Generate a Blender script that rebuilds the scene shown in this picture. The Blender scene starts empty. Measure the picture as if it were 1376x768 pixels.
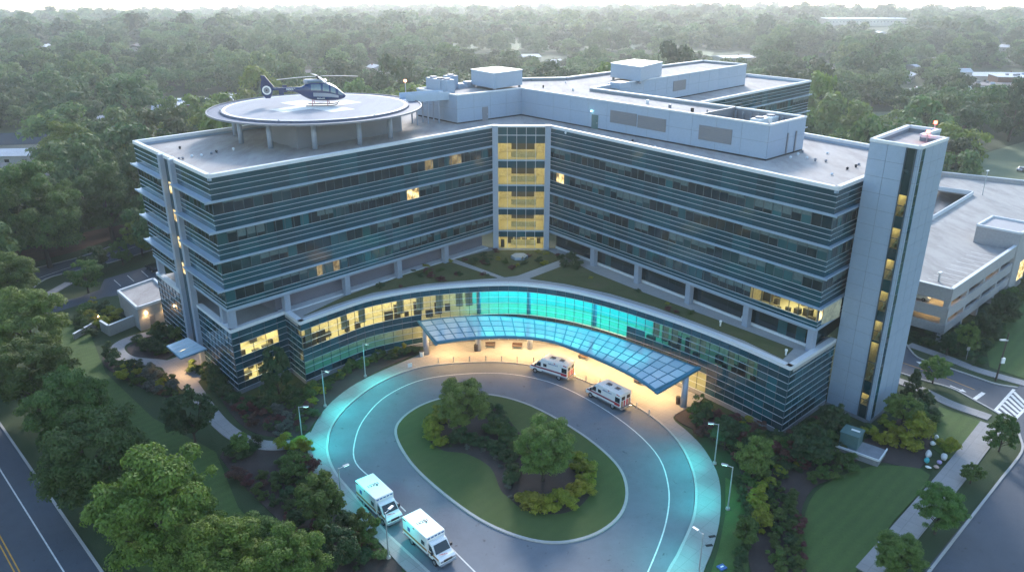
import bpy, bmesh, math, random
import numpy as np
from mathutils import Vector, Matrix
from mathutils.geometry import tessellate_polygon

rnd = random.Random(11)
C = bpy.context.scene.collection
SC = bpy.context.scene
# ------------------------------------------------------------------ survey: photo pixel -> world point at a known height
FPX = 1045.0; PIT = math.atan(409 / 1045.0); CAMH = 58.0
def at(u, v, z=0.0):
    a = (u - 688) / FPX; b = -(v - 384) / FPX
    d = (a, math.cos(PIT) + b * math.sin(PIT), -math.sin(PIT) + b * math.cos(PIT))
    t = (z - CAMH) / d[2]
    return (d[0] * t, d[1] * t)
def atl(pts, z=0.0): return [at(u, v, z) for u, v in pts]
def proj(x, y, z):
    dep = y * math.cos(PIT) - (z - CAMH) * math.sin(PIT)
    up = y * math.sin(PIT) + (z - CAMH) * math.cos(PIT)
    return 688 + FPX * x / dep, 384 - FPX * up / dep, dep
GZ = -0.15                      # level of the earth sheet; kerbs and pavements rise to about 0

# ------------------------------------------------------------------ materials
def mat(name): 
    m = bpy.data.materials.new(name); m.use_nodes = True
    nt = m.node_tree; b = nt.nodes['Principled BSDF']
    return m, nt, b
def N(nt, t, **k):
    n = nt.nodes.new(t)
    for a, v in k.items(): setattr(n, a, v)
    return n
def ramp(nt, fac, stops):
    r = N(nt, 'ShaderNodeValToRGB'); el = r.color_ramp.elements
    while len(el) < len(stops): el.new(0.5)
    for e, (p, c) in zip(el, stops): e.position = p; e.color = (c[0], c[1], c[2], 1)
    nt.links.new(fac, r.inputs['Fac']); return r.outputs['Color']
def noise(nt, scale, detail=4, rough=0.6, coord='Object', dist=0.0, sc=None):
    tc = N(nt, 'ShaderNodeTexCoord'); n = N(nt, 'ShaderNodeTexNoise')
    n.inputs['Scale'].default_value = scale; n.inputs['Detail'].default_value = detail
    n.inputs['Roughness'].default_value = rough; n.inputs['Distortion'].default_value = dist
    src = tc.outputs[coord]
    if sc:
        mp = N(nt, 'ShaderNodeMapping'); mp.inputs['Scale'].default_value = sc
        nt.links.new(src, mp.inputs['Vector']); src = mp.outputs['Vector']
    nt.links.new(src, n.inputs['Vector']); return n.outputs['Fac']
def mixc(nt, fac, a, b, mode='MIX'):
    m = N(nt, 'ShaderNodeMix', data_type='RGBA', blend_type=mode)
    for sock, v in ((m.inputs[0], fac), (m.inputs[6], a), (m.inputs[7], b)):
        if isinstance(v, (int, float)): sock.default_value = v
        elif isinstance(v, tuple): sock.default_value = (v[0], v[1], v[2], 1)
        else: nt.links.new(v, sock)
    return m.outputs[2]
def bump(nt, b, h, strength, dist=0.05):
    n = N(nt, 'ShaderNodeBump'); n.inputs['Strength'].default_value = strength; n.inputs['Distance'].default_value = dist
    nt.links.new(h, n.inputs['Height']); nt.links.new(n.outputs['Normal'], b.inputs['Normal'])
def simple(name, col, rough=0.6, metal=0.0, var=0.15, scale=1.5, fine=12.0, ior=None, bmp=0.0):
    m, nt, b = mat(name)
    f = noise(nt, scale, 5); g = noise(nt, fine, 3)
    mm = N(nt, 'ShaderNodeMath', operation='ADD'); nt.links.new(f, mm.inputs[0]); nt.links.new(g, mm.inputs[1])
    mh = N(nt, 'ShaderNodeMath', operation='MULTIPLY'); nt.links.new(mm.outputs[0], mh.inputs[0]); mh.inputs[1].default_value = 0.5
    lo = tuple(c * (1 - var) for c in col); hi = tuple(min(1, c * (1 + var)) for c in col)
    nt.links.new(ramp(nt, mh.outputs[0], [(0.3, lo), (0.7, hi)]), b.inputs['Base Color'])
    b.inputs['Roughness'].default_value = rough; b.inputs['Metallic'].default_value = metal
    if ior: b.inputs['IOR'].default_value = ior
    if bmp: bump(nt, b, mh.outputs[0], bmp)
    return m
def emis(name, col, strength, pattern=None):
    m, nt, b = mat(name)
    b.inputs['Base Color'].default_value = (col[0] * .5, col[1] * .5, col[2] * .5, 1)
    b.inputs['Emission Color'].default_value = (col[0], col[1], col[2], 1)
    b.inputs['Emission Strength'].default_value = strength * .5
    return m
M = {}
def glass_panes(name, dark, light, rough, ior, bias):
    """opaque coated facade glass: every pane carries its own random value (blinds, room depth)"""
    m, nt, b = mat(name)
    a = N(nt, 'ShaderNodeAttribute', attribute_name='pane')
    c = ramp(nt, a.outputs['Fac'], [(0.0, dark), (bias, tuple(d * 1.25 for d in dark)), (1.0, light)])
    n = noise(nt, 0.35, 3)
    c2 = mixc(nt, n, c, mixc(nt, 0.5, c, (0.004, 0.012, 0.016)))
    nt.links.new(c2, b.inputs['Base Color'])
    b.inputs['Roughness'].default_value = rough; b.inputs['IOR'].default_value = ior
    return m
M['pane'] = glass_panes('window glass', (0.006, 0.022, 0.030), (0.03, 0.15, 0.175), 0.09, 1.75, 0.55)
M['spandrel'] = glass_panes('spandrel glass', (0.003, 0.055, 0.078), (0.010, 0.10, 0.128), 0.08, 1.6, 0.6)
M['podpane'] = glass_panes('podium glass', (0.003, 0.042, 0.058), (0.010, 0.13, 0.165), 0.05, 1.65, 0.5)
M['terr'] = glass_panes('stair glass', (0.006, 0.035, 0.04), (0.012, 0.06, 0.065), 0.08, 1.7, 0.6)
def clear_glass():
    m = bpy.data.materials.new('clear glass'); m.use_nodes = True; nt = m.node_tree
    for n in list(nt.nodes): nt.nodes.remove(n)
    o = N(nt, 'ShaderNodeOutputMaterial'); mx = N(nt, 'ShaderNodeMixShader'); t = N(nt, 'ShaderNodeBsdfTransparent'); g = N(nt, 'ShaderNodeBsdfGlossy')
    t.inputs['Color'].default_value = (0.72, 0.86, 0.86, 1); g.inputs['Roughness'].default_value = 0.04
    f = N(nt, 'ShaderNodeFresnel'); f.inputs['IOR'].default_value = 1.5
    nt.links.new(f.outputs[0], mx.inputs[0]); nt.links.new(t.outputs[0], mx.inputs[1]); nt.links.new(g.outputs[0], mx.inputs[2]); nt.links.new(mx.outputs[0], o.inputs['Surface'])
    return m
M['clear'] = clear_glass()
M['fin'] = simple('pale aluminium', (0.50, 0.56, 0.62), 0.4, 0.2, 0.08)
M['shade'] = simple('sunshade aluminium', (0.34, 0.44, 0.56), 0.45, 0.2, 0.12, 0.6)
M['mullion'] = simple('dark mullion', (0.045, 0.07, 0.085), 0.45)
M['panel'] = simple('pale metal wall panel', (0.29, 0.37, 0.48), 0.5, 0.1, 0.07, 0.15, 2.0)
M['joint'] = simple('panel joint', (0.20, 0.23, 0.27), 0.8)
M['coping'] = simple('white coping', (0.62, 0.64, 0.67), 0.5, 0.0, 0.08)
M['column'] = simple('pale column cladding', (0.29, 0.34, 0.43), 0.5, 0.1, 0.08)
M['louver'] = simple('grey louvre', (0.20, 0.21, 0.24), 0.55, 0.2, 0.1, 0.3, 20)
M['recess'] = simple('lavender grey wall', (0.15, 0.15, 0.195), 0.7, 0, 0.12, 0.4)
M['plinth'] = simple('grey stone plinth', (0.20, 0.21, 0.23), 0.8, 0, 0.25, 1.0, 8, bmp=0.3)
M['concrete'] = simple('concrete', (0.37, 0.36, 0.35), 0.8, 0, 0.2, 0.3, 6)
M['gar'] = simple('precast concrete', (0.36, 0.35, 0.36), 0.8, 0, 0.18, 0.12, 3)
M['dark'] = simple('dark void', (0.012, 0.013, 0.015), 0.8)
M['white'] = simple('white paint', (0.78, 0.78, 0.76), 0.35, 0, 0.05)
M['roadpaint'] = simple('road paint', (0.62, 0.62, 0.60), 0.7, 0, 0.3, 2.0, 20)
M['yellowpaint'] = simple('yellow road paint', (0.55, 0.28, 0.03), 0.7, 0, 0.3, 2.0, 20)
M['lamp'] = simple('lamp metal', (0.45, 0.48, 0.50), 0.4, 0.5)
M['rubber'] = simple('tyre rubber', (0.015, 0.015, 0.016), 0.8)
M['steel'] = simple('brushed steel', (0.5, 0.5, 0.52), 0.35, 0.8)
M['brick'] = simple('brown brick', (0.16, 0.075, 0.05), 0.85, 0, 0.3, 1.0, 8)
M['darkroof'] = simple('dark shingle', (0.035, 0.045, 0.06), 0.8, 0, 0.3, 0.4, 5)
M['mutedroof'] = simple('grey brown roof', (0.16, 0.14, 0.14), 0.85, 0, 0.25, 0.4, 5)
M['houseroof'] = simple('light roof', (0.42, 0.44, 0.48), 0.7, 0, 0.2, 0.2, 3)
M['housewall'] = simple('house siding', (0.40, 0.38, 0.35), 0.8, 0, 0.15)
M['bark'] = simple('bark', (0.065, 0.048, 0.036), 0.9, 0, 0.35, 3, 20, bmp=0.5)
M['bluegreen'] = simple('green cabinet paint', (0.07, 0.14, 0.14), 0.5, 0, 0.15)
M['navy'] = simple('navy paint', (0.012, 0.030, 0.105), 0.15, 0, 0.1, ior=1.6)
M['silver'] = simple('silver paint', (0.33, 0.35, 0.40), 0.25, 0.3, 0.05)
M['autoglass'] = simple('vehicle glass', (0.010, 0.020, 0.026), 0.04, 0, 0.2, ior=1.7)
M['cabin'] = simple('tinted cockpit glass', (0.10, 0.15, 0.19), 0.05, 0, 0.3, ior=1.7)
M['red'] = simple('red stripe', (0.50, 0.02, 0.03), 0.35)
M['maroon'] = simple('dark maroon stripe', (0.26, 0.015, 0.05), 0.35)
M['orange'] = simple('amber stripe', (0.38, 0.17, 0.04), 0.4)
M['bluemark'] = simple('blue mark', (0.03, 0.11, 0.32), 0.4)
M['blackmark'] = simple('black lettering', (0.02, 0.02, 0.025), 0.5)
M['blade'] = simple('rotor blade grey', (0.45, 0.45, 0.45), 0.5)
M['netting'] = simple('safety netting', (0.11, 0.13, 0.19), 0.7, 0.1, 0.35, 2, 14)
M['wood'] = simple('brown bench wood', (0.075, 0.045, 0.032), 0.6)
M['canopyframe'] = simple('blue steel frame', (0.08, 0.25, 0.36), 0.4, 0.3)
M['blind'] = simple('window blind', (0.10, 0.15, 0.16), 0.25, 0, 0.3, 0.5, 3)
M['warmlit'] = emis('warm lamp', (1.0, 0.62, 0.26), 22)
M['teallit'] = emis('teal lamp', (0.05, 0.95, 0.78), 16)
M['polelit'] = emis('cool lamp head', (0.45, 1.0, 0.92), 14)
M['redlit'] = emis('red beacon', (1.0, 0.06, 0.03), 25)
M['roomlit'] = emis('office ceiling light', (1.0, 0.80, 0.42), 13.0)
M['yellowroom'] = emis('stair light', (1.0, 0.78, 0.36), 6.0)
M['roomwall'] = simple('warm room wall', (0.60, 0.52, 0.35), 0.8, 0, 0.45, 0.5, 2.5)
M['roomfloor'] = simple('room floor', (0.36, 0.32, 0.22), 0.7)
M['furn'] = simple('dark furniture', (0.035, 0.03, 0.028), 0.6)
M['curtain'] = simple('cream curtain', (0.42, 0.36, 0.22), 0.9, 0, 0.4, 0.7, 3)

def canopy_glass():
    m, nt, b = mat('fritted canopy glass')
    a = N(nt, 'ShaderNodeAttribute', attribute_name='pane')
    c = ramp(nt, a.outputs['Fac'], [(0, (0.48, 0.62, 0.70)), (1, (0.66, 0.76, 0.82))])
    nt.links.new(c, b.inputs['Base Color']); b.inputs['Roughness'].default_value = 0.16
    b.inputs['IOR'].default_value = 1.5
    return m
M['canopyglass'] = canopy_glass()

def roof_mat(name, base, stain, dirt):
    m, nt, b = mat(name)
    big = noise(nt, 0.07, 5, 0.65, dist=0.6); sm = noise(nt, 1.2, 4); st = noise(nt, 0.35, 6, 0.7, sc=(1, 0.25, 1))
    c = ramp(nt, big, [(0.3, stain), (0.62, base)])
    c = mixc(nt, 0.55, c, ramp(nt, st, [(0.38, dirt), (0.58, base)]))
    c = mixc(nt, 0.2, c, ramp(nt, sm, [(0.3, stain), (0.7, base)]))
    nt.links.new(c, b.inputs['Base Color']); b.inputs['Roughness'].default_value = 0.85
    return m
M['roof'] = roof_mat('roof membrane', (0.395, 0.37, 0.355), (0.27, 0.245, 0.24), (0.18, 0.15, 0.14))
M['pad'] = roof_mat('landing deck concrete', (0.33, 0.33, 0.36), (0.27, 0.27, 0.30), (0.24, 0.24, 0.27))
M['deck'] = roof_mat('parking deck concrete', (0.36, 0.345, 0.33), (0.26, 0.25, 0.24), (0.16, 0.15, 0.145))

def asphalt(name, base, alt):
    m, nt, b = mat(name)
    big = noise(nt, 0.06, 5, 0.6, dist=0.4); mid = noise(nt, 0.5, 5, 0.7); fi = noise(nt, 18, 3)
    c = ramp(nt, big, [(0.36, tuple(x * .95 for x in alt)), (0.64, tuple(x * 1.05 for x in base))])
    c = mixc(nt, 0.45, c, ramp(nt, mid, [(0.35, alt), (0.65, tuple(x * 1.15 for x in base))]))
    # sparse oil drips
    v = noise(nt, 0.9, 2, 0.5); sp = noise(nt, 2.2, 4, 0.8)
    mk = N(nt, 'ShaderNodeMath', operation='MULTIPLY'); nt.links.new(v, mk.inputs[0]); nt.links.new(sp, mk.inputs[1])
    c = mixc(nt, ramp(nt, mk.outputs[0], [(0.37, (0, 0, 0)), (0.43, (0.7, 0.7, 0.7))]), c, (0.015, 0.016, 0.018))
    c = mixc(nt, 0.15, c, ramp(nt, fi, [(0.3, (0.02, 0.02, 0.02)), (0.7, (0.16, 0.16, 0.16))]))
    nt.links.new(c, b.inputs['Base Color']); b.inputs['Roughness'].default_value = 0.75
    bump(nt, b, fi, 0.25, 0.01); return m
M['asphalt'] = asphalt('asphalt', (0.062, 0.074, 0.098), (0.052, 0.063, 0.084))
M['drive'] = asphalt('worn drive asphalt', (0.150, 0.170, 0.200), (0.125, 0.143, 0.172))

def pavement(name, base):
    m, nt, b = mat(name)
    tc = N(nt, 'ShaderNodeTexCoord'); br = N(nt, 'ShaderNodeTexBrick')
    br.inputs['Scale'].default_value = 1.0; br.inputs['Brick Width'].default_value = 1.8; br.inputs['Row Height'].default_value = 1.8
    br.inputs['Mortar Size'].default_value = 0.025; br.offset = 0.0
    br.inputs['Color1'].default_value = (*base, 1); br.inputs['Color2'].default_value = (base[0] * .9, base[1] * .9, base[2] * .9, 1)
    br.inputs['Mortar'].default_value = (base[0] * .55, base[1] * .55, base[2] * .55, 1)
    mp = N(nt, 'ShaderNodeMapping'); mp.inputs['Rotation'].default_value = (0, 0, math.radians(45))
    nt.links.new(tc.outputs['Object'], mp.inputs['Vector']); nt.links.new(mp.outputs[0], br.inputs['Vector'])
    n = noise(nt, 0.4, 6, 0.65)
    c = mixc(nt, 0.35, br.outputs['Color'], ramp(nt, n, [(0.3, tuple(x * .62 for x in base)), (0.7, tuple(x * 1.1 for x in base))]))
    nt.links.new(c, b.inputs['Base Color']); b.inputs['Roughness'].default_value = 0.75; return m
M['pave'] = pavement('concrete pavement', (0.29, 0.28, 0.28))

def grass_mat(name, a, bb, dry, stripes=0.0, big_=0.05):
    m, nt, b = mat(name)
    big = noise(nt, big_, 5, 0.65, dist=0.5); mid = noise(nt, 0.6, 5, 0.7); fi = noise(nt, 7, 4, 0.8)
    c = ramp(nt, big, [(0.3, a), (0.55, bb), (0.75, dry)])
    c = mixc(nt, 0.45, c, ramp(nt, mid, [(0.3, a), (0.7, bb)]))
    c = mixc(nt, 0.4, c, ramp(nt, fi, [(0.3, tuple(x * .45 for x in a)), (0.7, tuple(x * 1.4 for x in bb))]))
    if stripes:
        tc = N(nt, 'ShaderNodeTexCoord'); wv = N(nt, 'ShaderNodeTexWave'); wv.inputs['Scale'].default_value = 0.22; wv.inputs['Distortion'].default_value = 2.5; wv.inputs['Detail'].default_value = 2; wv.inputs['Detail Scale'].default_value = .4
        mp = N(nt, 'ShaderNodeMapping'); mp.inputs['Rotation'].default_value = (0, 0, math.radians(45)); nt.links.new(tc.outputs['Object'], mp.inputs['Vector']); nt.links.new(mp.outputs[0], wv.inputs['Vector'])
        c = mixc(nt, stripes, c, mixc(nt, wv.outputs['Fac'], tuple(x * .7 for x in a), tuple(x * 1.25 for x in bb)))
    nt.links.new(c, b.inputs['Base Color']); b.inputs['Roughness'].default_value = 0.9
    bump(nt, b, fi, 0.9, 0.12); return m
M['lawn'] = grass_mat('mown lawn', (0.038, 0.078, 0.014), (0.068, 0.122, 0.024), (0.115, 0.125, 0.036), .12)
M['isle'] = grass_mat('island grass', (0.044, 0.074, 0.016), (0.078, 0.112, 0.026), (0.135, 0.125, 0.045), .05)
M['earth'] = grass_mat('rough ground', (0.020, 0.040, 0.011), (0.032, 0.060, 0.016), (0.052, 0.060, 0.022))
M['field'] = grass_mat('open field', (0.10, 0.14, 0.07), (0.15, 0.19, 0.10), (0.2, 0.2, 0.12))
M['sedum'] = grass_mat('sedum roof', (0.060, 0.070, 0.020), (0.105, 0.118, 0.036), (0.230, 0.135, 0.085), 0, .22)
def mulch_mat():
    m, nt, b = mat('bark mulch')
    big = noise(nt, 0.25, 5, 0.7); fi = noise(nt, 9, 5, 0.8)
    c = ramp(nt, big, [(0.3, (0.040, 0.027, 0.026)), (0.7, (0.085, 0.060, 0.056))])
    c = mixc(nt, 0.5, c, ramp(nt, fi, [(0.3, (0.015, 0.011, 0.010)), (0.7, (0.085, 0.062, 0.055))]))
    nt.links.new(c, b.inputs['Base Color']); b.inputs['Roughness'].default_value = 0.95; bump(nt, b, fi, 1.0, 0.12); return m
M['mulch'] = mulch_mat()
M['pine'] = simple('red brown pine straw', (0.075, 0.036, 0.024), 0.95, 0, 0.4, 0.5, 8, bmp=0.6)

def leaf_mat(name, dark, light, warm=None, spread=0.35):
    m = bpy.data.materials.new(name); m.use_nodes = True; nt = m.node_tree
    b = nt.nodes['Principled BSDF']; o = nt.nodes['Material Output']
    a = N(nt, 'ShaderNodeAttribute', attribute_name='pane')
    c = ramp(nt, a.outputs['Fac'], [(0.0, dark), (0.6, light), (1.0, warm or tuple(x * 1.25 for x in light))])
    oi = N(nt, 'ShaderNodeObjectInfo')
    hv = N(nt, 'ShaderNodeHueSaturation'); nt.links.new(c, hv.inputs['Color'])
    mr = N(nt, 'ShaderNodeMapRange'); nt.links.new(oi.outputs['Random'], mr.inputs[0]); mr.inputs[3].default_value = 1 - spread; mr.inputs[4].default_value = 1 + spread * 1.2
    nt.links.new(mr.outputs[0], hv.inputs['Value'])
    m2 = N(nt, 'ShaderNodeMath', operation='MULTIPLY'); nt.links.new(oi.outputs['Random'], m2.inputs[0]); m2.inputs[1].default_value = 37.7
    m3 = N(nt, 'ShaderNodeMath', operation='FRACT'); nt.links.new(m2.outputs[0], m3.inputs[0])
    mr2 = N(nt, 'ShaderNodeMapRange'); nt.links.new(m3.outputs[0], mr2.inputs[0]); mr2.inputs[3].default_value = 0.465; mr2.inputs[4].default_value = 0.52
    nt.links.new(mr2.outputs[0], hv.inputs['Hue'])
    nt.links.new(hv.outputs[0], b.inputs['Base Color']); b.inputs['Roughness'].default_value = 0.7
    t = N(nt, 'ShaderNodeBsdfTranslucent'); nt.links.new(hv.outputs[0], t.inputs['Color'])
    mx = N(nt, 'ShaderNodeMixShader'); mx.inputs[0].default_value = 0.34
    nt.links.new(b.outputs[0], mx.inputs[1]); nt.links.new(t.outputs[0], mx.inputs[2]); nt.links.new(mx.outputs[0], o.inputs['Surface'])
    return m
M['leaf'] = leaf_mat('broadleaf foliage', (0.052, 0.100, 0.020), (0.105, 0.175, 0.034), (0.155, 0.22, 0.046))
M['leafbright'] = leaf_mat('bright green foliage', (0.070, 0.125, 0.016), (0.135, 0.215, 0.028), (0.19, 0.265, 0.042), 0.12)
M['leafdark'] = leaf_mat('dark foliage', (0.026, 0.058, 0.020), (0.050, 0.098, 0.030), None, 0.2)
M['leafyellow'] = leaf_mat('yellow green foliage', (0.15, 0.18, 0.014), (0.26, 0.29, 0.025), (0.34, 0.34, 0.04), 0.15)
M['leafred'] = leaf_mat('plum foliage', (0.075, 0.030, 0.026), (0.14, 0.060, 0.045), None, 0.3)
M['leafgrey'] = leaf_mat('silver grey foliage', (0.07, 0.085, 0.07), (0.14, 0.155, 0.125), None, 0.2)
M['leafsh'] = leaf_mat('shrub foliage', (0.040, 0.080, 0.018), (0.080, 0.140, 0.030), (0.12, 0.18, 0.04), 0.3)
M['leaffar'] = leaf_mat('woodland foliage', (0.036, 0.078, 0.024), (0.080, 0.145, 0.040), (0.122, 0.182, 0.054), 0.55)

# ------------------------------------------------------------------ mesh builder
ORI = {}
class MB:
    def __init__(s): s.v = []; s.f = []; s.a = []
    def add(s, vs, fs, val=None):
        o = len(s.v); s.v += [tuple(p) for p in vs]; s.f += [tuple(i + o for i in f) for f in fs]
        s.a += [rnd.random() if val is None else val] * len(fs)
    def quad(s, a, b, c, d, val=None): s.add([a, b, c, d], [(0, 1, 2, 3)], val)
    def box(s, c, size, rot=0.0, val=None):
        hx, hy, hz = size[0] / 2, size[1] / 2, size[2] / 2; cs, sn = math.cos(rot), math.sin(rot)
        vs = []
        for z in (-hz, hz):
            for x, y in ((-hx, -hy), (hx, -hy), (hx, hy), (-hx, hy)):
                vs.append((c[0] + x * cs - y * sn, c[1] + x * sn + y * cs, c[2] + z))
        s.add(vs, [(3, 2, 1, 0), (4, 5, 6, 7), (0, 1, 5, 4), (1, 2, 6, 5), (2, 3, 7, 6), (3, 0, 4, 7)], val)
    def wall(s, p, q, z0, z1, t0, t1, val=None):
        """box along p->q, from t0 to t1 outward (outward is to the right of p->q)"""
        d = Vector((q[0] - p[0], q[1] - p[1])); L = d.length
        if L < 1e-6: return
        d /= L; n = Vector((d.y, -d.x)); m = ((p[0] + q[0]) / 2, (p[1] + q[1]) / 2); tm = (t0 + t1) / 2
        s.box((m[0] + n.x * tm, m[1] + n.y * tm, (z0 + z1) / 2), (L, abs(t1 - t0), z1 - z0), math.atan2(d.y, d.x), val)
    def prism(s, poly, z0, z1, top=True, bottom=True, sides=True):
        n = len(poly); A = sum(poly[i][0] * poly[(i + 1) % n][1] - poly[(i + 1) % n][0] * poly[i][1] for i in range(n))
        if A < 0: poly = poly[::-1]
        vs = [(p[0], p[1], z0) for p in poly] + [(p[0], p[1], z1) for p in poly]; fs = []
        tr = tessellate_polygon([[Vector((p[0], p[1], 0)) for p in poly]])
        for t in tr:
            a, b, c = t
            ar = (poly[b][0] - poly[a][0]) * (poly[c][1] - poly[a][1]) - (poly[c][0] - poly[a][0]) * (poly[b][1] - poly[a][1])
            if ar < 0: b, c = c, b
            if top: fs.append((n + a, n + b, n + c))
            if bottom: fs.append((a, c, b))
        if sides:
            for i in range(n): j = (i + 1) % n; fs.append((i, j, n + j, n + i))
        s.add(vs, fs)
    def cyl(s, a, b, r0, r1=None, n=12, cap=True):
        r1 = r0 if r1 is None else r1; a, b = Vector(a), Vector(b); d = (b - a).normalized()
        u = d.orthogonal().normalized(); w = d.cross(u); vs = []
        for p, r in ((a, r0), (b, r1)):
            for i in range(n): t = 2 * math.pi * i / n; vs.append(p + u * (r * math.cos(t)) + w * (r * math.sin(t)))
        fs = [(i, (i + 1) % n, n + (i + 1) % n, n + i) for i in range(n)]
        if cap: fs += [tuple(range(n - 1, -1, -1)), tuple(range(n, 2 * n))]
        s.add(vs, fs)
    def strip(s, L, R, zl, zr=None, val=None):
        zr = zl if zr is None else zr
        for i in range(len(L) - 1):
            s.quad((*L[i], zl), (*R[i], zr), (*R[i + 1], zr), (*L[i + 1], zl), val)
    def build(s, name, m, parent=None, world=False, smooth=False, bevel=0.0):
        me = bpy.data.meshes.new(name)
        o = ORI.get(parent.name, (0, 0, 0)) if (parent and world) else (0, 0, 0)
        me.from_pydata([(x - o[0], y - o[1], z - o[2]) for x, y, z in s.v], [], s.f)
        at_ = me.attributes.new('pane', 'FLOAT', 'FACE'); at_.data.foreach_set('value', s.a)
        me.materials.append(m if not isinstance(m, str) else M[m])
        if smooth: me.polygons.foreach_set('use_smooth', [True] * len(me.polygons))
        me.update(); ob = bpy.data.objects.new(name, me); C.objects.link(ob)
        if parent: ob.parent = parent; ORI[ob.name] = ORI.get(parent.name, (0, 0, 0))
        if bevel:
            b = ob.modifiers.new('edge', 'BEVEL'); b.width = bevel; b.segments = 2; b.limit_method = 'ANGLE'
        return ob
def thing(name, label, cat, loc=(0, 0, 0), rz=0.0, group=None):
    o = bpy.data.objects.new(name, None); C.objects.link(o); o.location = loc; o.rotation_euler = (0, 0, rz)
    o.empty_display_size = 0.2; ORI[o.name] = tuple(loc); tag(o, label, cat, group); return o
def tag(o, label=None, cat=None, group=None, kind=None):
    if label: o['label'] = label
    if cat: o['category'] = cat
    if group: o['group'] = group
    if kind: o['kind'] = kind
    return o
def struct(mb, name, m, label, cat='ground', kind='structure', **k):
    o = mb.build(name, m, **k); return tag(o, label, cat, None, kind)
def copy_tree(o, parent=None):
    c = o.copy(); C.objects.link(c)
    if parent: c.parent = parent
    for ch in list(o.children): copy_tree(ch, c)
    return c
def inset(poly, d):
    A_ = sum(poly[i][0] * poly[(i + 1) % len(poly)][1] - poly[(i + 1) % len(poly)][0] * poly[i][1] for i in range(len(poly)))
    return offset_line(poly, -d if A_ > 0 else d, True)
def lerp(p, q, t): return (p[0] + (q[0] - p[0]) * t, p[1] + (q[1] - p[1]) * t)
def dist(p, q): return math.hypot(p[0] - q[0], p[1] - q[1])
def along(p, q, d): return lerp(p, q, d / dist(p, q))
def unit(p, q): L = dist(p, q); return ((q[0] - p[0]) / L, (q[1] - p[1]) / L)
def off(p, d, a, b=0.0):   # a metres along d, b metres to its right
    return (p[0] + d[0] * a + d[1] * b, p[1] + d[1] * a - d[0] * b)
def spline(pts, k=6, closed=False):
    n = len(pts); out = []
    for i in range(n if closed else n - 1):
        P = [pts[(i + j) % n] if closed else pts[min(max(i + j, 0), n - 1)] for j in (-1, 0, 1, 2)]
        for s in range(k):
            t = s / k
            out.append(tuple(0.5 * (2 * P[1][c] + (P[2][c] - P[0][c]) * t + (2 * P[0][c] - 5 * P[1][c] + 4 * P[2][c] - P[3][c]) * t * t + (3 * P[1][c] - P[0][c] - 3 * P[2][c] + P[3][c]) * t ** 3) for c in (0, 1)))
    if not closed: out.append(tuple(pts[-1][:2]))
    return out
def offset_line(pts, d, closed=False):   # to the right of travel
    out = []; n = len(pts)
    for i in range(n):
        a = pts[i - 1] if (i or closed) else pts[0]; b = pts[(i + 1) % n] if (i < n - 1 or closed) else pts[-1]
        u = unit(a, b); out.append((pts[i][0] + u[1] * d, pts[i][1] - u[0] * d))
    return out
def resample(pts, n):
    cum = [0]
    for i in range(1, len(pts)): cum.append(cum[-1] + dist(pts[i - 1], pts[i]))
    out = []
    for k in range(n + 1):
        s = cum[-1] * k / n; i = 1
        while i < len(pts) - 1 and cum[i] < s: i += 1
        out.append(lerp(pts[i - 1], pts[i], (s - cum[i - 1]) / max(1e-6, cum[i] - cum[i - 1])))
    return out
#PART2
# ================================================================== HOSPITAL
L1 = (-41.2, 103.6); L0 = (-3.3, 143.0); L2 = (-62.4, 128.0); R0 = (6.8, 142.8); R1 = (41.6, 97.0); E2 = (62.5, 117.6)
J = (32.1, 162.9); K1 = (79.2, 211.8); K2 = (66.6, 227.9)
ZT, ZR, ZB, ZP = 33.6, 32.7, 13.5, 10.5
LEDGE = [29.8, 25.45, 21.1, 16.75]
OUT = [L2, L1, L0, R0, R1, E2, J, K1, K2, (24, 184), (-9, 182), (-22, 171)]
def hit(p, q, u, v):   # (distance along p->q, height) where the photo's pixel meets the vertical plane through p,q
    a = (u - 688) / FPX; b = -(v - 384) / FPX
    dx, dy, dz = a, math.cos(PIT) + b * math.sin(PIT), -math.sin(PIT) + b * math.cos(PIT)
    ex, ey = unit(p, q); nx, ny = ey, -ex
    t = (p[0] * nx + p[1] * ny) / (dx * nx + dy * ny)
    return (dx * t - p[0]) * ex + (dy * t - p[1]) * ey, CAMH + dz * t
hosp = thing('hospital_building', 'large teal glass hospital block with two angled wings and a curved entrance front', 'hospital', (0, 142, GZ))
def W(mb, name, m, parent=None, **k): return mb.build(name, m, parent or hosp, world=True, **k)

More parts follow.
